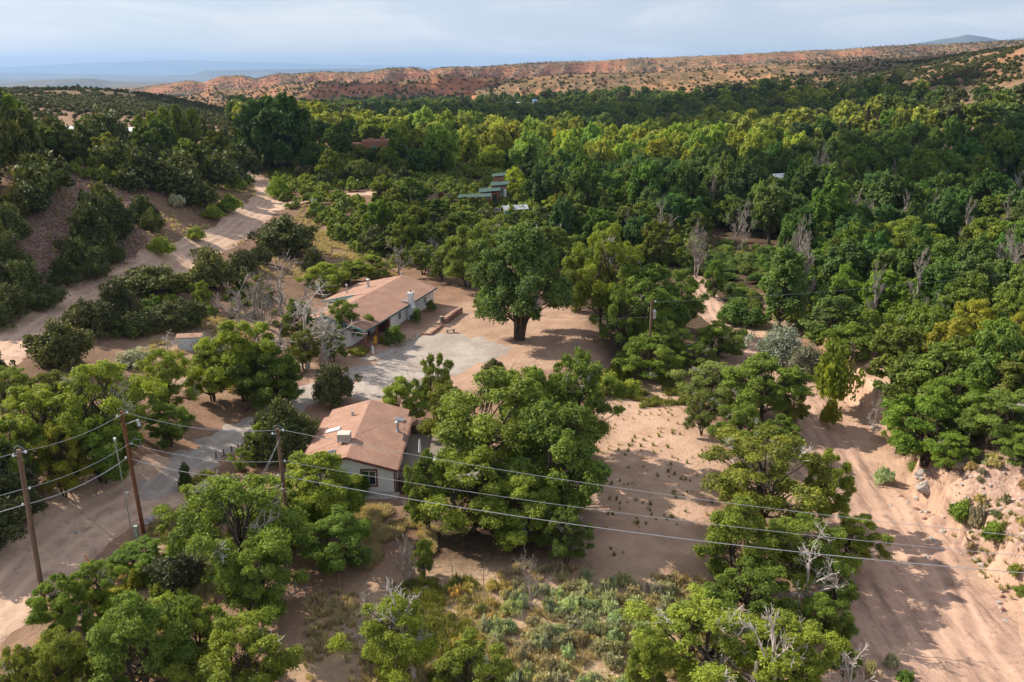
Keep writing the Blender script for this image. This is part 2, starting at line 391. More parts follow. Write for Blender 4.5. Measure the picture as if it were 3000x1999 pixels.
def shingles():
    m, t = nt_new('roof_shingles'); q = NT(t)
    tc = q.n('ShaderNodeTexCoord'); v = tc.outputs['UV']
    br = q.n('ShaderNodeTexBrick'); q.l(v, br.inputs['Vector'])
    br.inputs['Scale'].default_value = 1; br.inputs['Brick Width'].default_value = .32; br.inputs['Row Height'].default_value = .16
    br.inputs['Mortar Size'].default_value = .012; br.offset = .5
    br.inputs['Color1'].default_value = (.40, .225, .155, 1); br.inputs['Color2'].default_value = (.31, .165, .112, 1); br.inputs['Mortar'].default_value = (.19, .10, .07, 1)
    n1 = q.noise(v, .5, 5); n2 = q.noise(v, 6, 3)
    n0 = q.noise(v, .16, 4, .6); c = q.mix(q.math('MULTIPLY', q.ramp(n0, .45, .7), .55), br.outputs['Color'], (.25, .145, .105)); c = q.mix(q.math('MULTIPLY', q.ramp(n1, .4, .7), .6), c, (.42, .25, .175)); c = q.mix(q.math('MULTIPLY', q.ramp(n2, .5, .7), .35), c, (.56, .36, .26))
    b = q.n('ShaderNodeBsdfPrincipled'); b.inputs['Roughness'].default_value = .9; q.l(c, b.inputs['Base Color'])
    bp = q.n('ShaderNodeBump'); bp.inputs['Strength'].default_value = .5; bp.inputs['Distance'].default_value = .02; q.l(br.outputs['Fac'], bp.inputs['Height']); bp.invert = True
    q.l(bp.outputs[0], b.inputs['Normal']); o = q.n('ShaderNodeOutputMaterial'); q.l(b.outputs[0], o.inputs[0]); return m
M['shingle'] = shingles()

def ground_mat():
    m, t = nt_new('dry_ground'); q = NT(t)
    tc = q.n('ShaderNodeTexCoord'); v = tc.outputs['Object']
    n05 = q.noise(v, .05, 5, .6); n3 = q.noise(v, .35, 5, .6); n2 = q.noise(v, 2.2, 4, .6); n9 = q.noise(v, 9, 3, .6)
    c = q.mix(q.ramp(n3, .35, .65), (.32, .195, .130), (.23, .145, .098))
    c = q.mix(q.math('MULTIPLY', q.ramp(n2, .45, .7), .5), c, (.22, .135, .095))
    sand = q.mix(q.ramp(n3, .35, .7), (.52, .35, .25), (.40, .26, .182)); sand = q.mix(q.math('MULTIPLY', q.ramp(n2, .5, .75), .4), sand, (.38, .235, .165))
    c = q.mix(q.attr('sand'), c, sand)
    grass = q.mix(q.ramp(n2, .35, .65), (.45, .32, .21), (.34, .24, .155))
    c = q.mix(q.math('MULTIPLY', q.attr('grass'), q.ramp(n3, .3, .55)), c, grass)
    # gravel slope
    vo = q.n('ShaderNodeTexVoronoi'); q.l(v, vo.inputs['Vector']); vo.inputs['Scale'].default_value = 3.2
    hs = q.n('ShaderNodeSeparateColor'); q.l(vo.outputs['Color'], hs.inputs[0])
    rock = q.mix(hs.outputs[0], (.20, .125, .115), (.40, .275, .23)); rock = q.mix(q.ramp(hs.outputs[1], .8, .95), rock, (.52, .40, .34))
    c = q.mix(q.attr('rock'), c, rock)
    c = q.mix(q.attr('litter_shade'), c, q.mix(q.ramp(n2, .35, .65), (.13, .085, .055), (.07, .05, .03)))  # leaf litter, and the painted shade of the left hillside
    # far country: strata and gully colours, dotted with scrub
    sx = q.n('ShaderNodeSeparateXYZ'); q.l(v, sx.inputs[0])
    geo = q.n('ShaderNodeNewGeometry'); sn = q.n('ShaderNodeSeparateXYZ'); q.l(geo.outputs['Normal'], sn.inputs[0])
    steep = q.ramp(sn.outputs[2], .97, .80)
    st = q.math('ADD', q.math('MULTIPLY', sx.outputs[2], .12), q.math('MULTIPLY', q.noise(v, .004, 4), 6))
    cb = q.n('ShaderNodeCombineXYZ'); q.l(st, cb.inputs[2])
    band = q.noise(cb.outputs[0], 1.3, 3)
    red = q.mix(q.ramp(band, .35, .65), (.32, .12, .068), (.45, .22, .12))
    flat = q.mix(q.ramp(q.noise(v, .006, 4), .4, .62), (.32, .185, .095), (.20, .13, .08))
    far = q.mix(steep, flat, red)
    vd = q.n('ShaderNodeTexVoronoi'); q.l(v, vd.inputs['Vector']); vd.inputs['Scale'].default_value = .1
    dots = q.math('MULTIPLY', q.ramp(vd.outputs['Distance'], .66, .46), q.ramp(q.noise(v, .006, 4, .6), .28, .46))
    far = q.mix(q.math('MULTIPLY', q.math('MULTIPLY', dots, q.math('MULTIPLY', q.attr('scrub'), .5)), q.math('SUBTRACT', 1.0, q.math('MULTIPLY', steep, .6))), far, (.05, .065, .03))
    far = q.mix(q.attr('plain'), far, q.mix(q.ramp(q.noise(v, .0006, 5, .6), .4, .6), (.16, .15, .13), (.09, .105, .10)))
    c = q.mix(q.attr('far'), c, far)
    b = q.n('ShaderNodeBsdfPrincipled'); b.inputs['Roughness'].default_value = .95; b.inputs['Specular IOR Level'].default_value = .1; q.l(c, b.inputs['Base Color'])
    bf = q.n('ShaderNodeBump'); bf.inputs['Strength'].default_value = .9; bf.inputs['Distance'].default_value = 7.0
    q.l(q.math('MULTIPLY', q.math('MULTIPLY', q.noise(v, .022, 6, .65, .8), q.attr('far')), q.ramp(sx.outputs[1], 500, 1400)), bf.inputs['Height'])
    bp = q.n('ShaderNodeBump'); bp.inputs['Strength'].default_value = .9; bp.inputs['Distance'].default_value = .12; q.l(bf.outputs[0], bp.inputs['Normal'])
    hgt = q.math('ADD', q.math('MULTIPLY', n2, 1.2), q.math('ADD', q.math('MULTIPLY', n9, .35), q.math('MULTIPLY', q.math('MULTIPLY', vo.outputs['Distance'], q.attr('rock')), -1.2)))
    q.l(hgt, bp.inputs['Height']); q.l(bp.outputs[0], b.inputs['Normal'])
    o = q.n('ShaderNodeOutputMaterial'); q.l(b.outputs[0], o.inputs[0]); return m
M['ground'] = ground_mat()
def track_mat(name, c1, c2, c3, lanes=False, streak=None):
    m, t = nt_new(name); q = NT(t)
    tc = q.n('ShaderNodeTexCoord'); v = tc.outputs['Object']
    if streak:
        mp = q.n('ShaderNodeMapping'); mp.inputs['Scale'].default_value = streak; q.l(v, mp.inputs[0]); ns = q.noise(mp.outputs[0], .9, 6, .65, .8)
    n1 = q.noise(v, .25, 5, .6); n2 = q.noise(v, 1.7, 5, .65); n3 = q.noise(v, 14, 3, .7)
    c = q.mix(q.ramp(n1, .38, .62), c1, c2); c = q.mix(q.math('MULTIPLY', q.ramp(n2, .45, .7), .6), c, c3)
    c = q.mix(q.math('MULTIPLY', q.ramp(n3, .55, .7), .25), c, tuple(x * 1.25 for x in c1))
    h = q.math('ADD', n2, q.math('MULTIPLY', n3, .3))
    if streak:
        c = q.mix(q.math('MULTIPLY', q.ramp(ns, .52, .66), .55), c, tuple(x * .62 for x in c3)); c = q.mix(q.math('MULTIPLY', q.ramp(ns, .46, .36), .4), c, tuple(min(.7, x * 1.2) for x in c1)); h = q.math('ADD', h, q.math('MULTIPLY', ns, 2.5))
    if lanes:
        rut = q.attr('rut'); c = q.mix(q.math('MULTIPLY', rut, .75), c, tuple(x * 1.25 for x in c1)); h = q.math('SUBTRACT', h, q.math('MULTIPLY', rut, .5))
    b = q.n('ShaderNodeBsdfPrincipled'); b.inputs['Roughness'].default_value = .95; b.inputs['Specular IOR Level'].default_value = .1; q.l(c, b.inputs['Base Color'])
    bp = q.n('ShaderNodeBump'); bp.inputs['Strength'].default_value = .7; bp.inputs['Distance'].default_value = .07; q.l(h, bp.inputs['Height']); q.l(bp.outputs[0], b.inputs['Normal'])
    o = q.n('ShaderNodeOutputMaterial'); q.l(b.outputs[0], o.inputs[0]); return m
M['dirt_road'] = track_mat('dirt_road', (.56, .395, .29), (.47, .32, .235), (.37, .25, .185), True, (.8, .35, 1))
M['gravel'] = track_mat('grey_gravel', (.43, .375, .33), (.345, .295, .255), (.27, .215, .18), True)
M['wash'] = track_mat('wash_sand', (.49, .325, .24), (.34, .22, .165), (.22, .145, .115), True, (1.1, .13, 1))
TERR = gpoly([(1900,800),(1945,880),(1985,950),(2050,985),(2085,1060),(2105,1125),(2150,1195),(2215,1275),(2290,1345),(2400,1410),(2900,1480),(2900,780),(2100,770),(1960,780)])
# ------------------------------------------------------------------ areas of the ground (from the sight lines to the terrain)
SANDY = [gpoly([(1395,905),(1480,880),(1560,900),(1640,990),(1660,1080),(1640,1190),(1600,1280),(1500,1320),(1330,1290),(1230,1240),(1300,1120),(1400,1000)]),
         gpoly([(1900,860),(2060,790),(2110,880),(2080,960),(2000,980),(1950,960)]),
         gpoly([(2110,1130),(2180,1080),(2353,1060),(2353,1420),(2260,1370),(2130,1210)])]
GRASSY = [gpoly([(760,1360),(1000,1290),(1300,1300),(1620,1330),(1700,1568),(700,1700),(680,1480)]),
          gpoly([(380,1180),(560,1240),(480,1420),(180,1568),(40,1500),(250,1330)]), gpoly([(740,490),(860,520),(880,600),(760,600),(700,560)]),
          gpoly([(1400,840),(1530,860),(1560,900),(1440,920),(1370,880)]), gpoly([(330,740),(560,720),(620,900),(330,900)])]
ROCKY = [gpoly([(60,400),(200,360),(330,430),(350,560),(250,640),(140,690),(60,600),(70,480)])]
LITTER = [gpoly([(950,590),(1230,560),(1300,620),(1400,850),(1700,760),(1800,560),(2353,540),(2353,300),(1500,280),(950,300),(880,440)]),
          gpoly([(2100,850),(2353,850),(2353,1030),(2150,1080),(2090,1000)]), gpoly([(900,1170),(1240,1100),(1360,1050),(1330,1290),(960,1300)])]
WASH_C = np.array([ground(*p)[:2] for p in [(1600,640),(1640,715),(1720,790),(1800,880),(1850,960),(1900,1040),(1990,1180),(2060,1300),(2110,1400),(2160,1530)]])
WASH_C = np.vstack([WASH_C, WASH_C[-1] + (WASH_C[-1] - WASH_C[-2]) * 4])
WASH_W = [3, 4, 4.2, 4.5, 5.5, 6.2, 7.2, 8, 8.4, 9, 11]
ROAD_C = smooth_line([ground(*p)[:2] for p in [(-420,1130),(-160,900),(-20,822),(60,768),(130,722),(200,684),(400,612),(520,542),(606,478),(622,440),(600,416),(568,400),(530,392)]])
BRANCH_C = smooth_line([ground(*p)[:2] for p in [(600,488),(650,474),(700,462),(760,452),(800,447),(850,445)]])
LOWER_C = smooth_line([ground(*p)[:2] for p in [(-330,1620),(-60,1420),(90,1290),(210,1200),(330,1140),(400,1095)]])
TRACK_C = smooth_line([ground(*p)[:2] for p in [(130,1235),(185,1130),(205,1060),(218,985)]])
DRIVE_C = smooth_line([ground(*p)[:2] for p in [(360,1122),(400,1088),(470,1046),(540,1006),(600,972),(665,930),(740,893),(800,866),(870,850)]])
YARD = gpoly([(790,905),(850,850),(880,812),(960,778),(1040,768),(1130,782),(1170,800),(1150,822),(1070,845),(1000,872),(960,905),(880,925)])
DIRTYARD = gpoly([(700,800),(900,770),(1000,740),(1060,700),(1100,690),(1290,700),(1400,740),(1430,800),(1400,845),(1200,860),(900,940),(700,900)])

def build_ground():
    nr, nc = 1150, 760
    yy = 38 * np.exp(np.linspace(0, math.log(52000 / 38), nr)) - 34
    uu = np.linspace(-1, 1, nc); uu = np.sign(uu) * (np.abs(uu) * .75 + np.abs(uu) ** 3 * .55)
    Y, U = np.meshgrid(yy, uu, indexing='ij'); X = U * (Y + 55)
    x = X.ravel(); y = Y.ravel(); z = height(x, y)
    near = y < 420; xn, yn = x[near], y[near]
    wob = (fbm(xn / 3.5, yn / 3.5, 3, 91) - .5) * 3.2
    sd_w = sd_line(xn, yn, WASH_C, WASH_W)
    def mask(polys, soft=1.5):
        a = np.zeros(len(x)); d = np.full(len(xn), 1e9)
        for P in polys: d = np.minimum(d, sd_poly(xn, yn, P))
        a[near] = sstep(soft, -soft, d + wob); return a
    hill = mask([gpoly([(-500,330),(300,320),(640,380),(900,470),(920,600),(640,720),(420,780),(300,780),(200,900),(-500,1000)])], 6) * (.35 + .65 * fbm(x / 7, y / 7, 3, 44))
    sand = mask(SANDY, 2); sand[near] = np.maximum(sand[near], sstep(4, 0, sd_w + wob))
    grass = mask(GRASSY, 2.5); rock = mask(ROCKY, 2); litter_shade = np.maximum(mask(LITTER, 3), hill * .62)  # hillside shade is painted in with the litter colour
    dy = mask([DIRTYARD], 1.5); sand = np.maximum(sand, dy * .75); sand = np.maximum(sand, mask([GRASSY[0]], 2) * .6)
    # erosion gullies in the cut banks
    bank = np.zeros(len(x)); sdt = sd_poly(xn, yn, TERR); bank[near] = sstep(3, 0, np.abs(sdt + .8)) * sstep(160, 120, yn)
    z = z - bank * (ridged(x / 1.5, y / 1.5, 3, 35) - .5) * .8
    terr = np.zeros(len(x)); terr[near] = sstep(0, -3, sdt) * sstep(95, 80, yn); rubble = terr
    z = z - rock * (vnoise(x / .9, y / .9, 5)) * .15
    far = sstep(360, 560, y); scrub = far * (1 - sstep(5000, 9000, y)); plain = sstep(3400, 5000, y)
    idx = np.arange(nr * nc).reshape(nr, nc)
    F = np.stack([idx[:-1, :-1], idx[:-1, 1:], idx[1:, 1:], idx[1:, :-1]], -1).reshape(-1, 4)
    me = mesh_np('ground', np.stack([x, y, z], 1), F, dict(sand=sand, grass=grass, rock=np.maximum(rock, rubble * .55), litter_shade=litter_shade, far=far, scrub=scrub, plain=plain), smooth=True)
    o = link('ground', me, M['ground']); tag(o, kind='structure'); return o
build_ground()

def sheet(name, sd, bbox, mat, step=.5, lift=.07, soft=.9, rut=None, z_extra=0, seed=1, rd=.02, rag=1.5):
    """a ragged-edged sheet lying on the terrain, its rim dipping under the soil"""
    xs = np.arange(bbox[0], bbox[2], step); ys = np.arange(bbox[1], bbox[3], step)
    X, Y = np.meshgrid(xs, ys); x = X.ravel(); y = Y.ravel()
    d = sd(x, y) + (fbm(x / 1.6, y / 1.6, 4, seed) - .5) * rag
    keep = d < soft * 1.6
    z = height(x, y) + np.clip(-d / soft, -2, 1) * lift + z_extra
    idx = np.arange(len(x)).reshape(X.shape)
    F = np.stack([idx[:-1, :-1], idx[:-1, 1:], idx[1:, 1:], idx[1:, :-1]], -1).reshape(-1, 4)
    F = F[keep[F].all(1)]
    used = np.unique(F); re = np.full(len(x), -1); re[used] = np.arange(len(used)); F = re[F]
    r = rut(x, y)[used] if rut else np.zeros(len(used))
    z = z[used] - r * rd
    me = mesh_np(name, np.stack([x[used], y[used], z], 1), F, dict(rut=r), smooth=True)
    return tag(link(name, me, mat), kind='structure')
def bb(P, m): P = np.array(P); return (P[:, 0].min() - m, P[:, 1].min() - m, P[:, 0].max() + m, P[:, 1].max() + m)
def ruts(C, offs=(-.9, .9), w=.35):
    def f(x, y):
        d = sd_line(x, y, C, 0); v = np.zeros_like(x)
        for o in offs: v = np.maximum(v, sstep(w, 0, np.abs(d - abs(o))))
        return v * (.4 + .6 * fbm(x / 6, y / 6, 2, 8))
    return f
ROAD_W = 3.9
sheet('dirt_road', lambda x, y: np.minimum(sd_line(x, y, ROAD_C, ROAD_W), sd_line(x, y, BRANCH_C, 2.4)), bb(np.vstack([ROAD_C, BRANCH_C]), 6), M['dirt_road'], .55, rut=ruts(ROAD_C, (.8, 2.3), .5), seed=3)
sheet('dirt_road', lambda x, y: np.minimum(sd_line(x, y, LOWER_C, 3.5), sd_line(x, y, TRACK_C, 2.6)), bb(np.vstack([LOWER_C, TRACK_C]), 6), M['dirt_road'], .5, rut=ruts(LOWER_C, (1.0, 2.6), .5), seed=5)
sheet('gravel_driveway', lambda x, y: np.minimum(sd_line(x, y, DRIVE_C, 2.1), sd_poly(x, y, YARD)), bb(np.vstack([DRIVE_C, YARD]), 5), M['gravel'], .45, lift=.08, z_extra=.02, rut=ruts(DRIVE_C), seed=7, rag=3.2)
WT = [WASH_C + np.array([o, o * .4]) for o in (-3.6, -1.4, .8, 2.9, 5.0)]
def wash_ruts(x, y):
    v = np.zeros_like(x)
    for k, C in enumerate(WT):
        wv = 1.2 * np.sin(y / (7 + k * 2) + k); d = np.abs(sd_line(x + wv, y, C, 0)); v = np.maximum(v, sstep(.5, .1, np.abs(d - .75)))
    return v * (.25 + .75 * fbm(x / 5, y / 5, 2, 6))
sheet('sandy_wash', lambda x, y: sd_line(x, y, WASH_C, np.array(WASH_W) * .8), bb(WASH_C, 14), M['wash'], .33, lift=.14, rut=wash_ruts, soft=1.6, seed=9, rd=.10)

# ------------------------------------------------------------------ sky, sun, air, clouds
w = bpy.data.worlds.new('World'); scene.world = w; w.use_nodes = True
t = w.node_tree; t.nodes.clear(); q = NT(t)
sky = q.n('ShaderNodeTexSky'); sky.sky_type = 'NISHITA'; sky.sun_disc = False
sky.sun_elevation = SUN_EL; sky.sun_rotation = math.atan2(SUN_AZ[0], SUN_AZ[1]); sky.altitude = 1900; sky.air_density = 1.0; sky.dust_density = 2.2; sky.ozone_density = 1.0
tc = q.n('ShaderNodeTexCoord'); mp = q.n('ShaderNodeMapping'); mp.inputs['Scale'].default_value = (1, 1, 5.5); mp.inputs['Rotation'].default_value = (0, .12, .4); q.l(tc.outputs['Generated'], mp.inputs[0])
cl = q.ramp(q.noise(mp.outputs[0], 3.2, 8, .6, 1.2), .40, .72)
sz = q.n('ShaderNodeSeparateXYZ'); q.l(tc.outputs['Generated'], sz.inputs[0])
veil = q.math('ADD', q.math('MULTIPLY', cl, .5), .45)
veil = q.math('MULTIPLY', veil, q.ramp(sz.outputs[2], -.1, .03))
cc = q.mix(q.math('MULTIPLY', q.ramp(sz.outputs[2], -.1, .03), .62), sky.outputs[0], (5.3, 5.65, 6.6)); cc = q.mix(q.math('MULTIPLY', cl, .7), cc, (8.6, 8.3, 8.1))
bg = q.n('ShaderNodeBackground'); bg.inputs[1].default_value = .085; q.l(cc, bg.inputs[0])
o = q.n('ShaderNodeOutputWorld'); q.l(bg.outputs[0], o.inputs[0])
sl = bpy.data.lights.new('sun', 'SUN'); sl.energy = 5.0; sl.angle = math.radians(.53); sl.color = (1, .90, .76)
so = bpy.data.objects.new('sun', sl); COL.objects.link(so)
from mathutils import Vector
sv = Vector((SUN_AZ[0] * math.cos(SUN_EL), SUN_AZ[1] * math.cos(SUN_EL), math.sin(SUN_EL)))
so.rotation_euler = sv.to_track_quat('Z', 'Y').to_euler(); so.location = (0, 0, 200)
cam = bpy.data.cameras.new('camera'); co = bpy.data.objects.new('camera', cam); COL.objects.link(co)
cam.sensor_width = 36; cam.lens = 36 * FPX / 2353; cam.clip_start = .5; cam.clip_end = 120000
co.location = (0, 0, CAM_H); co.rotation_euler = (PI / 2 - PITCH, 0, 0); scene.camera = co
scene.view_settings.view_transform = 'Standard'; scene.view_settings.look = 'None'; scene.view_settings.gamma = 1; scene.view_settings.use_curve_mapping = False
scene.view_settings.exposure = .62
scene.render.engine = 'CYCLES'
cy = scene.cycles; cy.max_bounces = 5; cy.diffuse_bounces = 3; cy.glossy_bounces = 2; cy.transmission_bounces = 3; cy.transparent_max_bounces = 8; cy.volume_bounces = 0
cy.use_denoising = True; cy.use_adaptive_sampling = True; cy.adaptive_threshold = .02

def haze():
    mb = MB(); mb.box((0, 26000, 130), (100000, 53200, 800))
    m, t = nt_new('haze_air'); q = NT(t)
    v = q.n('ShaderNodeVolumePrincipled'); v.inputs['Color'].default_value = (.42, .65, 1, 1); v.inputs['Density'].default_value = 4.4e-5; v.inputs['Anisotropy'].default_value = 0.1
    o = q.n('ShaderNodeOutputMaterial'); q.l(v.outputs[0], o.inputs['Volume'])
    tag(mb.build('haze', m), kind='stuff')
haze()
def shadow_cloud(tx, ty, rx, ry, seed, h=950):
    """an unseen cumulus added to cast its shadow round (tx, ty)"""
    k = h / math.tan(SUN_EL); cx, cy_ = tx + SUN_AZ[0] * k, ty + SUN_AZ[1] * k
    rr = random.Random(seed); mb = MB()
    for i in range(26):
        a = rr.uniform(0, 2 * PI); r = rr.uniform(0, 1) ** .6
        s = rr.uniform(.28, .5) * min(rx, ry) * (1.25 - .5 * r)
        mb.lump((cx + rx * r * .8 * math.cos(a), cy_ + ry * r * .8 * math.sin(a), h + s * .3), (s * 1.2, s * 1.2, s * .55), seed * 50 + i, 12, 8, .12, .5)
    o = mb.build('shadow_cloud', M['shadow_cloud'], smooth=True); tag(o, kind='stuff')
CLOUDS = [(165, 268, 90, 62, 1), (-40, 272, 46, 34, 2), (30, 680, 330, 170, 3), (640, 1050, 330, 240, 4), (-300, 760, 180, 150, 5), (-1500, 7600, 900, 600, 6), (900, 3100, 500, 260, 7), (80, 1350, 500, 160, 8)]  # out of view above the frame, added for their shadow patches
for c in CLOUDS: shadow_cloud(*c)
# ------------------------------------------------------------------ plants
def unit(v): return v / (np.linalg.norm(v, axis=-1, keepdims=True) + 1e-9)
def leaves(blobs, n, size, rng, ragged=.16, up=.25, outward=.9, aspect=1.5, shell=.45, vert=0.0, taper=True):
    """leaf-sized faces spread through clumps; blobs: (cx,cy,cz,rx,ry,rz,tint)"""
    B = np.array(blobs); a = (B[:, 3] * B[:, 4] + B[:, 4] * B[:, 5] + B[:, 3] * B[:, 5]) ** 1.0
    k = rng.choice(len(B), n, p=a / a.sum()); b = B[k]
    d = unit(rng.normal(size=(n, 3))); lo = d[:, 2] < -.35; d[lo, 2] *= -1
    r = 1 - np.abs(rng.normal(size=n)) * shell * .5; r = np.clip(r, .1, 1.0) + (rng.random(n) < .06) * rng.random(n) * .3
    st = 1 + (np.random.default_rng(len(B)).random((len(B), 3)) - .5) * .7
    p = b[:, :3] + d * b[:, 3:6] * st[k] * r[:, None] + rng.normal(size=(n, 3)) * b[:, 3:4] * ragged
    far_ = rng.random(n) < .06; p[far_] += rng.normal(size=(int(far_.sum()), 3)) * b[far_, 3:4] * .32
    nrm = unit(d * outward + rng.normal(size=(n, 3)) * .55 + np.array([0, 0, up]))
    t = unit(np.cross(nrm, rng.normal(size=(n, 3)) * (1 - vert) + np.array([0, 0, 0.]) ) )
    if vert > 0: t = unit(t * (1 - vert) + np.array([0, 0, 1.]) * vert + d * .3)
    bt = unit(np.cross(nrm, t))
    s = size * (.55 + rng.random(n) * .9)
    t = t * (s * aspect / 2)[:, None]; bt = bt * (s / 2)[:, None]
    V = np.stack([p - t, p + bt * .9 - t * .1, p + t, p - bt * .9 + t * .1], 1).reshape(-1, 3)
    F = np.arange(4 * n).reshape(n, 4)
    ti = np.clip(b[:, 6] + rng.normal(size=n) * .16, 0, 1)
    return V, F, np.repeat(ti, 4)
def crown_blobs(rng, n, R, Hh, z0, br, sub=5, upright=0.0, flat=.8, top=1.0, irregular=.35):
    """main clumps filling an uneven crown, each carrying smaller ones"""
    out = []; mains = []
    for i in range(n):
        f = (i + .5) / n; zz = f ** .85
        prof = math.sin(PI * min(.97, .18 + .78 * zz)) ** .7 * (1 + (rng.random() - .5) * irregular)
        an = i * 2.39996 + rng.random() * .9; rr = R * prof * (.35 + .65 * rng.random() ** .5)
        c = np.array([rr * math.cos(an), rr * math.sin(an), z0 + (Hh - z0) * (.12 + .80 * zz) + rng.normal() * .25])
        s = br * (.7 + .6 * rng.random()) * (1.1 - .35 * zz)
        c[2] = min(c[2], Hh - s * .5)
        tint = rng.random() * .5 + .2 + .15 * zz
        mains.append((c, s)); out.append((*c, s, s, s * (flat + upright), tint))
        for j in range(sub):
            d = unit(rng.normal(size=3) + np.array([math.cos(an), math.sin(an), .5]) * .6)
            q = c + d * s * np.array([1, 1, flat + upright]) * .85; s2 = s * (.35 + .3 * rng.random())
            out.append((*q, s2, s2, s2 * (flat + upright * 1.6), np.clip(tint + rng.normal() * .24, 0, 1)))
    return out, mains
def tubes_np(segs, n=4):
    """segs: list of polylines [(p, r), ...] -> V,F"""
    V = []; F = []; o = 0
    for s in segs:
        m = len(s); P = np.array([p for p, r in s]); R = [r for p, r in s]
        for i in range(m):
            t = unit(P[min(i + 1, m - 1)] - P[max(i - 1, 0)]); a = np.cross(t, [0.3, .1, 1.]) if abs(t[2]) < .9 else np.cross(t, [1., 0, 0]); a = unit(a); b = np.cross(t, a)
            for k in range(n): V.append(P[i] + (a * math.cos(2 * PI * k / n) + b * math.sin(2 * PI * k / n)) * R[i])
        for i in range(m - 1):
            for k in range(n): F.append((o + i * n + k, o + i * n + (k + 1) % n, o + (i + 1) * n + (k + 1) % n, o + (i + 1) * n + k))
        o += m * n
    return np.array(V), np.array(F)
def limb(a, b, ra, rb, rng, sag=.12, k=5):
    a = np.array(a, float); b = np.array(b, float); L = np.linalg.norm(b - a); out = []
    m = rng.normal(size=3) * L * sag; m[2] = abs(m[2]) * .6
    for i in range(k + 1):
        t = i / k; p = a + (b - a) * t + m * 4 * t * (1 - t) * .5 + (rng.normal(size=3) * L * .018 if 0 < i < k else 0)
        out.append((p, ra + (rb - ra) * t ** .8))
    return out
def skeleton(rng, mains, Hh, z0, r0, stems=1, spread=.5, split=.55, sides=6):
    segs = []; tops = []
    for s in range(stems):
        an = 2 * PI * s / stems + rng.random(); off = 0 if stems == 1 else spread * .18
        b = np.array([math.cos(an) * off, math.sin(an) * off, -.7]); ts = np.array([math.cos(an) * spread * (stems > 1), math.sin(an) * spread * (stems > 1), 0]) + np.array([rng.normal() * .25, rng.normal() * .25, z0 + (Hh - z0) * split])
        rr = r0 / math.sqrt(stems) * 1.15
        st = limb(b, ts, rr, rr * .5, rng, .05, 7); st[0] = (st[0][0], rr * 1.35); segs.append(st); tops.append(st)
    for c, s in mains:
        st = tops[int(rng.integers(len(tops)))]
        f = min(.95, max(.3, (c[2] - .3 * Hh) / Hh + .25 + rng.random() * .15)); q = st[int(f * (len(st) - 1))]
        l = limb(q[0], c, q[1] * .55, .025, rng, .12, 4); segs.append(l)
        for _ in range(2):
            e = c + rng.normal(size=3) * s * .7; segs.append(limb(l[2][0], e, l[2][1] * .6, .012, rng, .15, 3))
    return segs
def bare_branches(rng, root, top, r, depth, n, L, up=.4, twist=.9, segs=None, droop=0):
    """recursive leafless branching from a limb"""
    if segs is None: segs = []
    main = limb(root, top, r, max(r * .45, .018), rng, .1, 5); segs.append(main)
    if depth > 0:
        d0 = unit(np.array(top) - np.array(root))
        for i in range(n):
            f = .25 + .75 * (i + rng.random()) / n; j = min(int(f * 5), 5); p, pr = main[j]
            d = unit(d0 + rng.normal(size=3) * twist + np.array([0, 0, up]) - np.array([0, 0, droop * depth]))
            l = L * (.6 + .5 * rng.random()) * (1.15 - .4 * f)
            bare_branches(rng, p, p + d * l, max(pr * .55, .026), depth - 1, max(3, n - 1), L * .55, up, twist, segs, droop)
    return segs

def mk(name, V, F, mat, tint=None, smooth=False):
    me = mesh_np(name, V, F, {'tint': tint} if tint is not None else None, smooth); me.materials.append(mat); return me
KIND = {}   # kind -> list of variants {part: mesh}, nominal size (W, H)
def reg(kind, W, Hh, variants): KIND[kind] = dict(W=W, H=Hh, v=variants)

def norm_box(d, W, Hh):
    V = d['crown'][0]; r = np.percentile(np.hypot(V[:, 0], V[:, 1]), 97); h = np.percentile(V[:, 2], 99.6)
    k = np.array([W / 2 / r, W / 2 / r, Hh / h])
    for a in d: d[a] = (d[a][0] * k, *d[a][1:])
def gen_elm(seed, n, leaf, mat, dead=0, R=4.1, Hh=10, nb=17, br=1.55, z0=2.4, stems=2, sub=6, upright=0., flat=.75, barkm='bark', r0=.30, up=.3, vert=0., irregular=.6, split=.5, W=None, asp=1.5, outw=.9):
    rng = np.random.default_rng(seed)
    bl, mains = crown_blobs(rng, nb, R, Hh, z0, br, sub, upright, flat, irregular=irregular)
    V, F, T = leaves(bl, n, leaf, rng, up=up, vert=vert, aspect=asp, outward=outw, shell=.7)
    # normalise to the nominal box
    d = {'crown': (V, F, T)}
    segs = skeleton(rng, mains, Hh, z0, r0, stems, 1.1, split)
    TV, TF = tubes_np(segs, 5); d['trunk'] = (TV, TF, None)
    if dead:
        sg = []
        for i in range(dead):
            c, s = mains[int(rng.integers(len(mains)))]
            di = unit(np.array([c[0], c[1], 1.2 + rng.random() * 2])); e = c + di * s * (1.1 + rng.random() * .8)
            bare_branches(rng, c * np.array([.5, .5, .85]), e, .07, 2, 6, 1.5, .2, .8, sg)
        DV, DF = tubes_np(sg, 4); d['dead_branch'] = (DV, DF, None)
    norm_box(d, W or 2 * R + .4, Hh)
    out = {}
    for k, (v, f, ti) in d.items():
        out[k] = mk(k, v, f, {'crown': M[mat], 'trunk': M[barkm], 'dead_branch': M['bark_pale']}[k], ti)
    return out
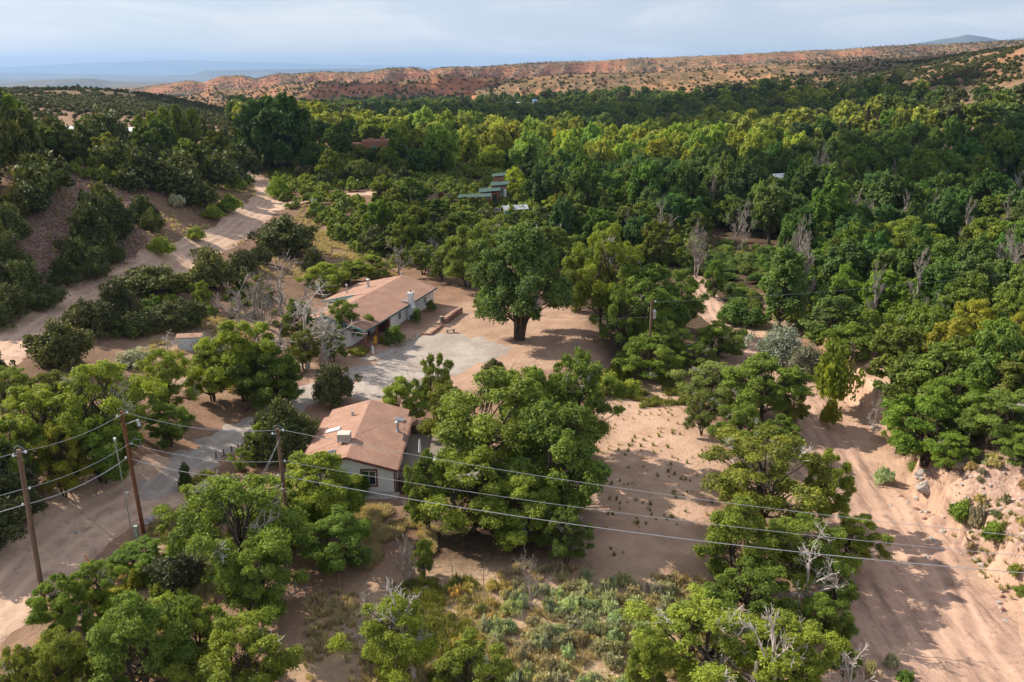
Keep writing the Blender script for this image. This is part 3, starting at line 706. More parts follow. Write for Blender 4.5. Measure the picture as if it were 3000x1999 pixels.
def gen_juniper(seed, n, leaf, R=2.4, Hh=4.6, cone=0.0):
    rng = np.random.default_rng(seed); bl = []; mains = []
    m = 26
    for i in range(m):
        a = i * 2.39996 + rng.random(); f = rng.random() ** .6; rr = R * f * .8
        top = Hh * (1 - (.35 + cone * .5) * f ** 1.7) * (.78 + .26 * rng.random())
        c = np.array([rr * math.cos(a), rr * math.sin(a), top * .52]); s = R * (.20 + .12 * rng.random())
        ti = rng.random() * .6 + .15
        bl.append((*c, s, s, top * .46, ti)); mains.append((c, s))
        for j in range(6):
            q = c + np.array([rng.normal() * s * .8, rng.normal() * s * .8, top * (rng.random() * .8 - .38)]); s2 = s * (.35 + .3 * rng.random())
            bl.append((*q, s2, s2, s2 * 1.7, np.clip(ti + rng.normal() * .18, 0, 1)))
    V, F, T = leaves(bl, n, leaf, rng, up=.35, vert=.35, aspect=1.7)
    segs = skeleton(rng, mains[:9], Hh * .6, .3, .16, 3, .5, .6)
    TV, TF = tubes_np(segs, 4)
    d = {'crown': (V, F, T), 'trunk': (TV, TF, None)}; norm_box(d, 5.4, 4.8)
    return {'crown': mk('crown', *d['crown'][:2], M['leaf_juniper'], T), 'trunk': mk('trunk', *d['trunk'][:2], M['bark'])}
def gen_spruce(seed, n, leaf, Hh=14, R=3):
    rng = np.random.default_rng(seed); bl = []
    for i in range(90):
        f = i / 90; z = Hh * (.08 + .9 * f); a = i * 2.4; r = R * (1 - f) ** .85 * (.75 + .4 * rng.random())
        for t in (.45, .85): bl.append((r * t * math.cos(a), r * t * math.sin(a), z - t * .5, .35 + r * .18, .35 + r * .18, .28, rng.random() * .6))
    V, F, T = leaves(bl, n, leaf, rng, up=.2)
    TV, TF = tubes_np([[(np.array([0, 0, -.6]), .28), (np.array([0, 0, Hh * .5]), .15), (np.array([0, 0, Hh * .97]), .03)]], 6)
    return {'crown': mk('crown', V, F, M['leaf_juniper'], T), 'trunk': mk('trunk', TV, TF, M['bark'])}
def gen_dead(seed, Hh=9, R=4, depth=3, nl=7, up=.3, stems=1, r0=.22, mat='bark_grey', twist=.75, droop=0, nb=6):
    rng = np.random.default_rng(seed); sg = []
    for s in range(stems):
        a = 2 * PI * s / stems + rng.random(); b = np.array([math.cos(a) * .2 * (stems > 1), math.sin(a) * .2 * (stems > 1), -.6]); t = np.array([math.cos(a) * R * .22, math.sin(a) * R * .22, Hh * .62])
        tr = limb(b, t, r0, r0 * .45, rng, .05, 7); sg.append(tr)
        for i in range(nl):
            j = 2 + i % 6; p, pr = tr[j]; an = i * 2.4 + rng.random()
            d = unit(np.array([math.cos(an), math.sin(an), up + 1.1 * j / 7])); L = R * (.65 + .4 * rng.random()) * (1.1 if j < 5 else .8)
            bare_branches(rng, p, p + d * L, pr * .55, depth - 1, nb, L * .5, up * .6, twist, sg, droop)
    V, F = tubes_np(sg, 4)
    V[:, 2] = np.where(V[:, 2] > 0, V[:, 2] * Hh / V[:, 2].max(), V[:, 2]); 
    nt = (8 + 0) * 4
    return {'trunk': mk('trunk', V[:nt], F[:7 * 4], M[mat]), 'crown': mk('crown', V, F[7 * 4:], M[mat])}
def gen_bush(seed, n, leaf, mat, R=1.2, Hh=1.6, m=9, vert=0., upright=0.2, aspect=1.5):
    rng = np.random.default_rng(seed); bl = []
    for i in range(m):
        a = i * 2.4 + rng.random(); f = (i / m) ** .6; s = R * (.28 + .2 * rng.random())
        zt = Hh * (1 - .4 * f * f) * (.75 + .3 * rng.random())
        c = (R * f * .72 * math.cos(a), R * f * .72 * math.sin(a), zt * .5); ti = rng.random() * .6 + .2
        bl.append((*c, s, s, zt * .48, ti))
        for j in range(4):
            bl.append((c[0] + rng.normal() * s * .7, c[1] + rng.normal() * s * .7, zt * (.25 + .6 * rng.random()), s * .45, s * .45, s * (.45 + upright), np.clip(ti + rng.normal() * .2, 0, 1)))
    V, F, T = leaves(bl, n, leaf, rng, up=.3, vert=vert, aspect=aspect); return mk('bush', V, F, M[mat], T)
def gen_tuft(seed, n=46, R=.45, Hh=.7, mat='leaf_dry', w=.035):
    rng = np.random.default_rng(seed); V = []; T = []
    for i in range(n):
        a = rng.random() * 2 * PI; r = rng.random() ** .7 * R * .5; h = Hh * (.5 + .6 * rng.random()); o = np.array([math.cos(a), math.sin(a), 0])
        b = o * r; tip = b + o * h * .45 * rng.random() + np.array([rng.normal() * .08, rng.normal() * .08, h]); s = np.cross(o, [0, 0, 1.]) * w
        V += [b - s, b + s, tip + s * .3, tip - s * .3]; T += [rng.random()] * 4
    V = np.array(V); return mk('grass_tuft', V, np.arange(len(V)).reshape(-1, 4), M[mat], np.array(T))

_h = lambda i, **k: dict(dict(dead=(1, 3, 1, 4, 1, 2)[i], nb=(40, 46, 34, 42, 50, 38)[i], stems=(2, 3, 2, 2, 3, 2)[i], br=(.95, .85, 1.0, .85, .9, .95)[i], z0=(.9, 1.2, .7, 1.4, .9, 1.0)[i], sub=6, irregular=(.7, .9, .6, 1.0, .7, .9)[i], asp=1.9, outw=.75, W=8.6), **k)
reg('elm', 8.6, 10, [gen_elm(100 + i, (58000, 42000, 60000, 30000, 52000, 36000)[i], (.128, .13, .125, .12, .14, .115)[i], 'leaf_elm', **_h(i)) for i in range(6)])
reg('elm_mid', 8.6, 10, [gen_elm(200 + i, 15000, .27, 'leaf_elm', **_h(i, dead=(1, 0, 2, 0)[i], sub=5)) for i in range(4)])
reg('cottonwood', 9.4, 13, [gen_elm(300 + i, 18000, .35, 'leaf_cotton', R=4.4, Hh=13, nb=(30, 36, 28, 34, 40)[i], br=1.15, z0=2, upright=.5, flat=.85, vert=.15, stems=(1, 2, 1, 3, 2)[i], r0=.4, W=9.4, irregular=.7) for i in range(5)])
reg('big_cottonwood', 9.4, 12, [gen_elm(350 + i, 70000, .16, 'leaf_cotton', dead=3, R=4.6, Hh=12, nb=48, br=1.0, z0=2.0, upright=.25, flat=.8, stems=4, r0=.55, split=.5, irregular=.8, asp=1.8, outw=.75, W=9.4) for i in range(2)])
reg('juniper', 5.4, 4.8, [gen_juniper(400 + i, 15000, .15, cone=(0, .3, 0, .8)[i]) for i in range(4)])
reg('juniper_mid', 5.4, 4.8, [gen_juniper(450 + i, 3800, .28, cone=(0, .4, .1)[i]) for i in range(3)])
reg('spruce', 6.4, 14, [gen_spruce(500 + i, 9000, .34) for i in range(2)])
reg('poplar', 5, 13, [gen_elm(550 + i, 15000, .24, 'leaf_cotton', R=2.1, Hh=13, nb=30, br=.75, z0=1.2, W=5, upright=.7, flat=.9, stems=1, r0=.3, vert=.2) for i in range(2)])
reg('dead_tree', 8.5, 9, [gen_dead(600, nl=9), gen_dead(601, nl=8, up=.15, twist=.95, mat='bark_pale'), gen_dead(602, nl=9, stems=2, up=.6, twist=.5)])
reg('dead_poplar', 4.6, 12, [gen_dead(620 + i, Hh=12, R=2.5, nl=12, up=1.3, twist=.45, mat='bark_grey', nb=6, stems=1) for i in range(2)])
reg('snag', 6, 8, [gen_dead(640 + i, Hh=8, R=3.4, nl=6, depth=3, up=.5, twist=.7, mat='bark_pale', r0=.24, nb=5) for i in range(2)])
reg('bush', 2.4, 1.7, [gen_bush(700 + i, 5200, .11, 'leaf_elm', m=10) for i in range(3)])
reg('willow', 2.6, 4, [gen_bush(720 + i, 7000, .15, 'leaf_elm', R=1.3, Hh=4, m=12, vert=.5, upright=.6) for i in range(2)])
reg('sage', 1.7, 1.15, [gen_bush(740 + i, 1500, .10, 'leaf_sage', R=.85, Hh=1.15, m=9, vert=.7, upright=.8, aspect=2.4) for i in range(4)])
reg('olive', 4.6, 4.4, [gen_bush(760, 13000, .15, 'leaf_sage', R=2.3, Hh=4.4, m=22, vert=.2)])
reg('scrub', 3.4, 2.6, [gen_bush(780 + i, 420, .5, 'leaf_juniper', R=1.6, Hh=2.6, m=7) for i in range(3)])

def place(kind, name, label, cat, X=None, base=None, top=None, W=None, pos=None, Hh=None, Wm=None, var=None, color=None, group=None, rz=None, parts=True, tilt=None):
    """put one plant where the sight line of its foot meets the ground; size from its outline"""
    K = KIND[kind]
    if pos is None: pos = ground(X, base)
    x, y, z = pos
    depth = y * CP - (z - CAM_H) * SP
    if Hh is None:
        # height so that the crown top projects at `top`
        v = (top - CY) / FPX; zt = CAM_H - y * (SP + v * CP) / (CP - v * SP); Hh = max(.6, zt - z)
    if Wm is None: Wm = W * depth / FPX
    s = (Wm / K['W'], Wm / K['W'], Hh / K['H'])
    v = K['v'][random.randrange(len(K['v'])) if var is None else var % len(K['v'])]
    r = random.uniform(0, 2 * PI) if rz is None else rz
    color = color or (1, 1, 1)
    def setup(o):
        o.location = (x, y, z - .05); o.rotation_euler = (tilt[0], tilt[1], r) if tilt else (0, 0, r); o.scale = s
    if isinstance(v, dict):
        root = bpy.data.objects.new(name, None); COL.objects.link(root); setup(root)
        for k, me in v.items():
            c = bpy.data.objects.new(k, me); COL.objects.link(c); c.parent = root; c.color = (*color, 1)
    else:
        root = bpy.data.objects.new(name, v); COL.objects.link(root); setup(root); root.color = (*color, 1)
    tag(root, label, cat, group)
    OCC.append((x, y, Wm * .5)); return root
OCC = []
def scatter_stuff(name, pts, rots, scales, meshes, seed=0):
    """uncountable cover: instances of a few small plants on points, one object"""
    me = bpy.data.meshes.new(name); n = len(pts)
    me.vertices.add(n); me.vertices.foreach_set('co', np.asarray(pts, np.float32).ravel())
    rng = np.random.default_rng(seed)
    a = me.attributes.new('rot', 'FLOAT_VECTOR', 'POINT'); r = np.zeros((n, 3), np.float32); r[:, 2] = rots; a.data.foreach_set('vector', r.ravel())
    a = me.attributes.new('scl', 'FLOAT_VECTOR', 'POINT'); a.data.foreach_set('vector', np.asarray(scales, np.float32).ravel())
    a = me.attributes.new('pick', 'INT', 'POINT'); a.data.foreach_set('value', rng.integers(0, len(meshes), n).astype(np.int32))
    o = link(name, me); tag(o, kind='stuff')
    tc_ = bpy.data.collections.new(name + '_kinds')
    for i, m in enumerate(meshes):
        t_ = bpy.data.objects.new('%s_kind_%d' % (name, i), m); tc_.objects.link(t_)
    g = bpy.data.node_groups.new(name, 'GeometryNodeTree')
    g.interface.new_socket('Geometry', in_out='INPUT', socket_type='NodeSocketGeometry'); g.interface.new_socket('Geometry', in_out='OUTPUT', socket_type='NodeSocketGeometry')
    N = g.nodes.new; gi = N('NodeGroupInput'); go = N('NodeGroupOutput'); mp_ = N('GeometryNodeMeshToPoints'); ip = N('GeometryNodeInstanceOnPoints'); ci = N('GeometryNodeCollectionInfo')
    ci.inputs['Collection'].default_value = tc_; ci.inputs['Separate Children'].default_value = True; ci.inputs['Reset Children'].default_value = True
    def na(nm, ty):
        x_ = N('GeometryNodeInputNamedAttribute'); x_.data_type = ty; x_.inputs['Name'].default_value = nm; return next(s_ for s_ in x_.outputs if s_.enabled and s_.name == 'Attribute')
    L = g.links.new
    L(gi.outputs[0], mp_.inputs['Mesh']); L(mp_.outputs[0], ip.inputs['Points']); L(ci.outputs[0], ip.inputs['Instance']); ip.inputs['Pick Instance'].default_value = True
    L(na('pick', 'INT'), ip.inputs['Instance Index']); L(na('scl', 'FLOAT_VECTOR'), ip.inputs['Scale'])
    er = N('FunctionNodeEulerToRotation'); L(na('rot', 'FLOAT_VECTOR'), er.inputs[0]); L(er.outputs[0], ip.inputs['Rotation'])
    L(ip.outputs[0], go.inputs[0])
    md = o.modifiers.new('cover', 'NODES'); md.node_group = g
    return o
# ------------------------------------------------------------------ buildings and made things
def box_uv(me):
    uv = me.uv_layers.new(name='UVMap'); co = [v.co for v in me.vertices]
    for p in me.polygons:
        n = p.normal; t1 = Vector((0, 0, 1)).cross(n)
        t1 = t1.normalized() if t1.length > .05 else Vector((1, 0, 0)); t2 = n.cross(t1)
        for li in p.loop_indices:
            c = co[me.loops[li].vertex_index]; uv.data[li].uv = (c.dot(t1), c.dot(t2))
def roof_part(name, quads, th, mat, parent, loc=None):
    mb = MB()
    for q_ in quads: mb.slab(q_, th)
    o = mb.build(name, mat, parent, loc); box_uv(o.data); return o
def window(parent, c, w_, h_, axis, mat_frame, trim=.14, mull=1, name='window', face=-1):
    """window set 3 cm proud of a wall; axis 'x' = wall runs along x, outside towards face along y"""
    def bx(mb, u, z, du, dz, dn, off):
        if axis == 'x': mb.box((c[0] + u, c[1] + face * off, c[2] + z), (du, dn, dz))
        else: mb.box((c[0] + face * off, c[1] + u, c[2] + z), (dn, du, dz))
    f = MB()
    bx(f, 0, h_ / 2 + trim / 2, w_ + 2 * trim, trim, .07, .035); bx(f, 0, -h_ / 2 - trim / 2, w_ + 2 * trim, trim, .07, .035)
    bx(f, -w_ / 2 - trim / 2, 0, trim, h_, .066, .033); bx(f, w_ / 2 + trim / 2, 0, trim, h_, .066, .033)
    fo = f.build(name, mat_frame, parent)
    g = MB(); bx(g, 0, 0, w_, h_, .03, .01); g.build('pane', M['glass'], fo)
    m_ = MB()
    for i in range(mull): bx(m_, -w_ / 2 + w_ * (i + 1) / (mull + 1), 0, .05, h_, .05, .03)
    bx(m_, 0, h_ / 2 - .03, w_, .05, .05, .032); bx(m_, 0, -h_ / 2 + .03, w_, .05, .05, .032)
    bx(m_, -w_ / 2 + .03, 0, .05, h_ - .12, .05, .033); bx(m_, w_ / 2 - .03, 0, .05, h_ - .12, .05, .033)
    m_.build('sash', M['metal_white'], fo); return fo

# ---- small house (gable end towards the camera)
hx, hy = -15.65, 73.7
sh = thing('house', 'small white house with brown shingle roof and one brown-framed gable window', 'house', (hx, hy, 0))
ez, rz_, hw = 2.72, 4.08, 4.78
w1 = MB(); P5 = [(-4.55, 0), (4.5, 0), (4.5, 12.3), (-4.55, 12.3)]
zt = lambda x: rz_ - .16 - abs(x) * (rz_ - ez) / hw
vs = [(-4.55, 0, -.6), (4.5, 0, -.6), (4.5, 0, zt(4.5)), (0, 0, zt(0)), (-4.55, 0, zt(4.55))]; n = 5
w1.add(vs + [(a, 12.3, c) for a, b, c in vs], [(0, 1, 2, 3, 4), (9, 8, 7, 6, 5)] + [(i, 5 + i, 5 + (i + 1) % 5, (i + 1) % 5) for i in range(5)])
w1.build('wall', M['white_wall'], sh)
yb = 14.3
roof = roof_part('roof', [[(0, -.4, rz_), (hw, -.4, ez), (hw, 12.4, ez), (0, 12.4, rz_)], [(0, 12.4, rz_), (4.3, 12.4, rz_ - 4.3 * (rz_ - ez) / hw), (4.3, yb, rz_ - 4.3 * (rz_ - ez) / hw), (0, yb, rz_)],
                          [(-hw, -.4, ez), (0, -.4, rz_ + .002), (0, 12.4, rz_ + .002), (-hw, 12.4, ez)], [(-4.3, 12.4, rz_ - 4.3 * (rz_ - ez) / hw), (0, 12.4, rz_ + .002), (0, yb, rz_ + .002), (-4.3, yb, rz_ - 4.3 * (rz_ - ez) / hw)]], .12, M['shingle'], sh)
MB().box((0, 13.1, .9), (8.2, 1.6, 3.3)).build('back_wall', M['white_wall'], sh)
sl_ = (rz_ - ez) / hw; an_ = math.atan(sl_)
fb = MB(); L_ = hw / math.cos(an_)
fb.box((hw / 2, -.44, (rz_ + ez) / 2 - .11), (L_ + .04, .06, .26), 0, an_); fb.box((-hw / 2, -.44, (rz_ + ez) / 2 - .11), (L_ + .04, .058, .258), 0, -an_)
fb.build('fascia', M['trim_brown'], roof)
for s_ in (1, -1): MB().box((s_ * (hw + .06), 6, ez - .1), (.12, 12.7, .13)).build('gutter', M['trim_brown'], roof)
dp = MB(); dp.tube([(hw + .05, -.34, ez - .15), (4.58, -.07, ez - .5), (4.58, -.07, .1)], .045, 6); dp.build('downspout', M['trim_brown'], sh)
cbx = MB(); cbx.box((4.42, -.03, 1.1), (.13, .05, 3.1)); cbx.build('corner_trim', M['trim_brown'], sh)
window(sh, (2.0, 0, 1.72), 1.28, 1.5, 'x', M['trim_brown'], .18)
window(sh, (4.5, 3.2, 1.75), .9, 1.0, 'y', M['trim_brown'], .1, face=1)
dm = MB(); dm.box((4.52, 7, 1.95), (.06, 1.7, 2.0)); d_ = dm.build('door', M['glass'], sh); MB().box((4.56, 6.2, 1.9), (.05, .06, .14)).build('handle', M['metal'], d_)
def onroof(px, py): return rz_ - abs(px) * sl_
cl_ = MB(); cz = onroof(-1, 4) ; cl_.box((-.9, 3.6, cz + .62), (1.25, 1.1, .82)); cb_ = cl_.build('swamp_cooler', surf('cooler_beige', (.62, .58, .48), (.54, .5, .42), 3, .5), sh, bevel=.03)
lv = MB()
for i in range(7): lv.box((-.9, 3.035, cz + .32 + i * .1), (1.1, .04, .03))
lv.build('louver', M['metal'], cb_)
for dx in (-.5, .5):
    for dy in (-.4, .4): MB().box((-.9 + dx, 3.6 + dy, cz + .12), (.06, .06, .36)).build('leg', M['metal'], cb_)
p_ = MB(); z0 = onroof(3.75, 8); p_.tube([(3.75, 8, z0 - .1), (3.75, 8, z0 + 1.05)], .15, 12); p_.tube([(3.75, 8, z0 - .1), (3.75, 8, z0 + .16)], [.3, .19], 12); fl = p_.build('stove_pipe', M['metal'], sh)
MB().tube([(3.75, 8, z0 + .95), (3.75, 8, z0 + 1.03), (3.75, 8, z0 + 1.22)], [.25, .25, .1], 12).build('cap', M['metal'], fl)
MB().tube([(4.15, 8.9, onroof(4.15, 0) - .1), (4.15, 8.9, onroof(4.15, 0) + .35)], .06, 8).build('vent_pipe', M['metal_white'], sh)
MB().tube([(-1.35, 10.6, onroof(1.35, 0) - .1), (-1.35, 10.6, onroof(1.35, 0) + .35), (-1.35, 10.6, onroof(1.35, 0) + .5)], [.16, .14, .2], 10).build('roof_vent', M['metal'], sh)
def skylight(px, py, w_, l_, mat, fr, tilt):
    s_ = MB(); z = onroof(px, py); s_.box((px, py, z + .07), (w_, l_, .12), 0, tilt); f_ = s_.build('skylight', fr, sh)
    g_ = MB(); g_.box((px, py, z + .135), (w_ - .14, l_ - .14, .02), 0, tilt); g_.build('glazing', mat, f_)
skylight(-2.85, 7.6, 1.5, .8, M['metal_white'], M['metal_white'], -an_)
skylight(3.6, 10.9, .95, .75, M['metal'], M['metal'], an_)
skylight(-1.9, 1.6, .95, .75, M['glass'], M['metal'], -an_)
# deck with railing, umbrella, steps
dk = thing('deck', 'dark red-brown timber deck with railing along the right side of the small house', 'deck', (hx + 4.6, hy, 0))
fl_ = MB()
for i in range(34): fl_.box((2.6, 1.15 + i * .32, .95), (5.2, .30, .06))
fl_.build('floor_board', M['wood_grey'], dk)
for x in (.15, 1.8, 3.5, 5.1):
    for y in (1.05, 6, 11.8): MB().box((x, y, .25), (.14, .14, 1.7 if y < 2 or x > 5 else 1.3)).build('post', M['wood_dark'], dk)
rl = MB(); rl.box((2.6, 1.02, 1.95), (5.3, .12, .06)); rl.box((2.6, 1.02, 1.12), (5.3, .06, .06)); rl.box((5.2, 6.4, 1.95), (.12, 10.9, .06)); rl.box((2.6, 11.9, 1.95), (5.3, .12, .06))
for i in range(30): rl.box((.1 + i * .175, 1.02, 1.52), (.045, .045, .8))
for i in range(58): rl.box((5.2, 1.1 + i * .185, 1.52), (.045, .045, .8))
rl.build('railing', M['wood_dark'], dk)
MB().box((2.6, 11.96, 1.35), (5.2, .05, 1.1)).build('back_screen', M['wood_dark'], dk)
ss = MB()
for i in range(5): ss.box((.8, .85 - i * .28, .82 - i * .18), (1.3, .3, .05))
ss.build('step', M['wood_dark'], dk)
um = thing('patio_umbrella', 'closed white patio umbrella standing on the deck of the small house', 'umbrella', (hx + 6.3, hy + 5.4, .98))
MB().tube([(0, 0, 0), (0, 0, 2.3)], .03, 8).build('pole', M['metal_white'], um); MB().tube([(0, 0, .9), (0, 0, 1.2), (0, 0, 2.1), (0, 0, 2.35)], [.17, .15, .09, .02], 10).build('canopy', M['white_wall'], um)
MB().tube([(0, 0, 0), (0, 0, .1)], [.28, .26], 14).build('base', M['concrete'], um)
tb = thing('patio_table', 'small dark round table on the deck by the house wall', 'table', (hx + 7.7, hy + 4.1, .98)); MB().tube([(0, 0, .7), (0, 0, .74)], .55, 18).build('table_top', M['metal_white'], tb)
for k in range(3): MB().tube([(.35 * math.cos(k * 2.1), .35 * math.sin(k * 2.1), 0), (.2 * math.cos(k * 2.1), .2 * math.sin(k * 2.1), .71)], .02, 6).build('leg', M['metal'], tb)
tg = MB(); tg.box((hx + 1.1, hy - .75, H(hx, hy - 1) + .06), (7.6, 1.3, .16)); tag(tg.build('concrete_path', M['concrete']), kind='structure')

# ---- long house
A0 = (-20.6, 114.7, 1.1); ang = math.atan2(.954, .30)
lh = thing('house', 'long low white house with large brown shingle roof, brick porch and white chimney', 'house', A0, ang)
lh['label'] = 'long low white house with large brown shingle roof and square white chimney'
E, R_ = 2.65, 4.35
rf = roof_part('roof', [[(26.5, 0, E), (26.5, 6.2, R_), (0, 6.2, R_), (0, 0, E)],
                        [(14, 6.2, R_), (14, 9.1, R_ - .8), (0, 9.1, R_ - .8), (0, 6.2, R_)],
                        [(26.5, 6.2, R_), (26.5, 14.8, E - .35), (14, 14.8, E - .35), (14, 6.2, R_)]], .12, M['shingle'], lh)
wl = MB()
wl.box((17.6, 6.6, .7), (17.3, 11.9, 2.9)); 
wl.box((4.7, 5.5, .75), (8.4, 5.6, 3.0)); wl.box((20.1, 11, .6), (11.4, 6.4, 2.5))
wl.add([(26.2, .6, 2.4), (26.2, 6.2, R_ - .14), (26.2, 12.4, 2.4), (25.9, .6, 2.4), (25.9, 6.2, R_ - .14), (25.9, 12.4, 2.4)], [(0, 1, 2), (5, 4, 3), (0, 3, 4, 1), (1, 4, 5, 2)])
wl.add([(14.3, 6.3, 2.3), (14.3, 6.3, R_ - .2), (14.3, 14.4, 2.2), (14.6, 6.3, 2.3), (14.6, 6.3, R_ - .2), (14.6, 14.4, 2.2)], [(0, 2, 1), (3, 4, 5), (0, 1, 4, 3), (1, 2, 5, 4)])
wl.add([(.55, 2.7, 2.4), (.55, 6.2, R_ - .14), (.55, 8.3, R_ - .75), (.55, 8.3, 2.4), (.85, 2.7, 2.4), (.85, 6.2, R_ - .14), (.85, 8.3, R_ - .75), (.85, 8.3, 2.4)], [(0, 1, 2, 3), (7, 6, 5, 4), (0, 4, 5, 1), (1, 5, 6, 2), (2, 6, 7, 3)])
wl.build('wall', M['white_wall'], lh)
for a in (9.4, 11.2, 14.4, 18.6, 20.6, 24.6, 26.1): MB().box((a, .57, 1.2), (.07, .05, 2.3)).build('batten', M['metal_white'], lh)
ff = MB(); ff.box((13.25, -.035, E - .08), (26.6, .07, .24)); ff.build('fascia', M['slate_trim'], rf)
ft = MB()
def fas(p, q, h=.24):
    p = np.array(p, float); q = np.array(q, float); d = q - p; nrm = np.array([-1., 0, 0]) * .07
    ft.add([p + (0, 0, -h), q + (0, 0, -h), q, p, p + nrm + (0, 0, -h), q + nrm + (0, 0, -h), q + nrm, p + nrm], [(0, 1, 2, 3), (7, 6, 5, 4), (0, 4, 5, 1), (2, 6, 7, 3), (0, 3, 7, 4), (1, 5, 6, 2)])
fas((-.005, 0, E + .03), (-.005, 6.2, R_ + .03)); fas((-.005, 6.2, R_ + .03), (-.005, 9.1, R_ - .77)); fas((13.995, 9.1, R_ - .6), (13.995, 14.8, E - .3))
ft.box((7, 9.14, R_ - .87), (14, .07, .22)); ft.build('trim', M['teal'], rf)
for k, (a, b_) in enumerate(((.5, .35), (4.1, .35), (8.3, .35))):
    MB().box((a, b_, 1.25), (.26, .26, 2.75)).build('porch_post', M['wood_red'], lh)
MB().box((4.4, 1.5, -.12), (8.6, 2.9, .3)).build('porch_floor', M['stone_red'], lh)
MB().box((8.55, 1.6, 1.2), (.3, 2.1, 2.5)).build('porch_end_wall', M['wood_dark'], lh)
for a, wd, hh in ((12.6, .9, 1.15), (17.6, 1.0, 1.25), (22.6, 1.1, 1.1)):
    window(lh, (a, .6, 1.45), wd, hh, 'x', M['metal_white'], .07, mull=1)
for a in (16.9, 18.3): MB().box((a, .56, 1.45), (.34, .05, 1.4)).build('shutter', M['wood_grey'], lh)
window(lh, (3.0, 2.7, 1.45), 1.5, 1.2, 'x', M['metal_white'], .08)
d2 = MB().box((6.1, 2.67, 1.05), (.95, .07, 2.05)).build('door', M['wood_dark'], lh); MB().box((5.75, 2.61, 1.05), (.05, .06, .12)).build('handle', M['metal'], d2)
window(lh, (.5, 5.8, 1.5), 1.4, 1.1, 'y', M['metal_white'], .08); window(lh, (14.2, 12, 1.3), 1.5, 1.0, 'y', M['metal_white'], .08)
ch = MB(); ch.box((15.9, .02, .6), (1.25, 1.0, 3.0)); ch.box((15.9, .1, 3.2), (1.05, .8, 2.4)); chi = ch.build('chimney', surf('white_chimney', (.74, .76, .78), (.68, .7, .72), 2, .85), rf, bevel=.04)
MB().tube([(15.9, .1, 4.38), (15.9, .1, 4.75)], [.16, .13], 8).build('flue', M['wood_red'], chi)
MB().box((15.3, 1.0, E + .42), (.5, .8, .1), 0, 0).build('flashing', M['metal'], chi)
def lroof(b): return R_ - (b - 6.2) * (R_ - E + .35) / 8.6
for a, b_, h_, r_, nm in ((17.6, 12.2, 1.35, .10, 'vent_pipe'), (19.8, 9.4, 1.3, .19, 'stove_pipe')):
    z = lroof(b_); t_ = MB().tube([(a, b_, z - .1), (a, b_, z + .2), (a, b_, z + .21), (a, b_, z + h_)], [r_ * 2.2, r_ * 1.8, r_, r_], 10).build(nm, M['metal'], lh)
    MB().tube([(a, b_, z + h_ - .05), (a, b_, z + h_ + .04), (a, b_, z + h_ + .16)], [r_ * 1.6, r_ * 1.6, r_ * .7], 10).build('cap', M['metal_white'], t_)
MB().tube([(25.8, 6.2, R_ - .05), (25.8, 6.2, R_ + .55), (25.8, 6.2, R_ + .56), (25.8, 6.2, R_ + .72)], [.06, .06, .1, .1], 8).build('ridge_vent_pipe', M['metal_white'], lh)
dsp = MB().tube([(18.0 + 1.4, -.06, E - .15), (19.4, .5, E - .45), (19.4, .52, .1)], .05, 6).build('downspout', M['slate_trim'], lh)
lp = MB().slab([(4, 9.2, 2.6), (13.5, 9.2, 2.6), (13.5, 12.6, 2.25), (4, 12.6, 2.25)][::-1], .1); lpo = lp.build('side_porch_roof', M['shingle'], lh); box_uv(lpo.data)
MB().box((8.75, 12.65, 2.2), (9.6, .08, .2)).build('side_porch_trim', M['teal'], lh); MB().box((3.95, 10.9, 2.4), (.08, 3.5, .2)).build('side_porch_trim', M['teal'], lh)
for a in (4.3, 8.6, 13.2): MB().box((a, 12.4, 1.0), (.14, .14, 2.5)).build('porch_post', M['metal_white'], lh)

def c2(cx, cy): return ground((850 + cx / 4.273) / 1.275, (750 + cy / 4.273) / 1.275)
def stones(name, pts, size, mat, seed, n_per=1.0, h=.3, stack=1):
    mb = MB(); rr = random.Random(seed)
    for i in range(len(pts) - 1):
        a, b = np.array(pts[i]), np.array(pts[i + 1]); L = np.linalg.norm(b - a); k = max(1, int(L / size * n_per))
        for j in range(k):
            for s_ in range(stack):
                p = a + (b - a) * ((j + rr.random() * .5) / k); r = size * rr.uniform(.42, .68)
                mb.lump((p[0] + rr.uniform(-.08, .08), p[1] + rr.uniform(-.08, .08), H(p[0], p[1]) + h * .45 + s_ * h * .85), (r, r * rr.uniform(.7, 1), h * .62), rr.randrange(9999), 7, 5, .2)
    return mb.build(name, mat)
tag(stones('stone_wall', [c2(*p) for p in [(1665, 985), (1750, 1000), (1850, 925), (1915, 850)]], .5, M['stone_red'], 3, 1.6, .32, 1), 'low broken row of reddish stones beside the gravel yard', 'stone wall')
tag(stones('stone_wall', [c2(*p) for p in [(1950, 850), (2040, 780), (2150, 710)]], .5, M['stone_red'], 4, 1.8, .34, 3), 'dry stone wall, thick and dark, running from the stump towards the big yard tree', 'stone wall')
tag(stones('bed_edging', [c2(*p) for p in [(1250, 1135), (1330, 1105), (1420, 1075), (1520, 1050), (1590, 1030), (1605, 1005), (1570, 985)]], .42, M['stone_pale'], 5, 1.7, .24, 1), 'curved pale edging round the planting bed by the porch of the long house', 'edging')
x, y, z = c2(1895, 835)
stp = thing('tree_stump', 'cut tree stump at the corner of the low stone wall', 'stump', (x, y, z)); sm = MB()
for k, (dx, dy, h_, r_) in enumerate(((0, 0, 1.0, .3), (.5, .1, .9, .28), (.95, -.1, .75, .22))): sm.tube([(dx, dy, -.2), (dx, dy, h_ * .3), (dx, dy, h_)], [r_ * 1.3, r_, r_ * .92], 9)
sm.build('stem', M['wood_grey'], stp); ct = MB()
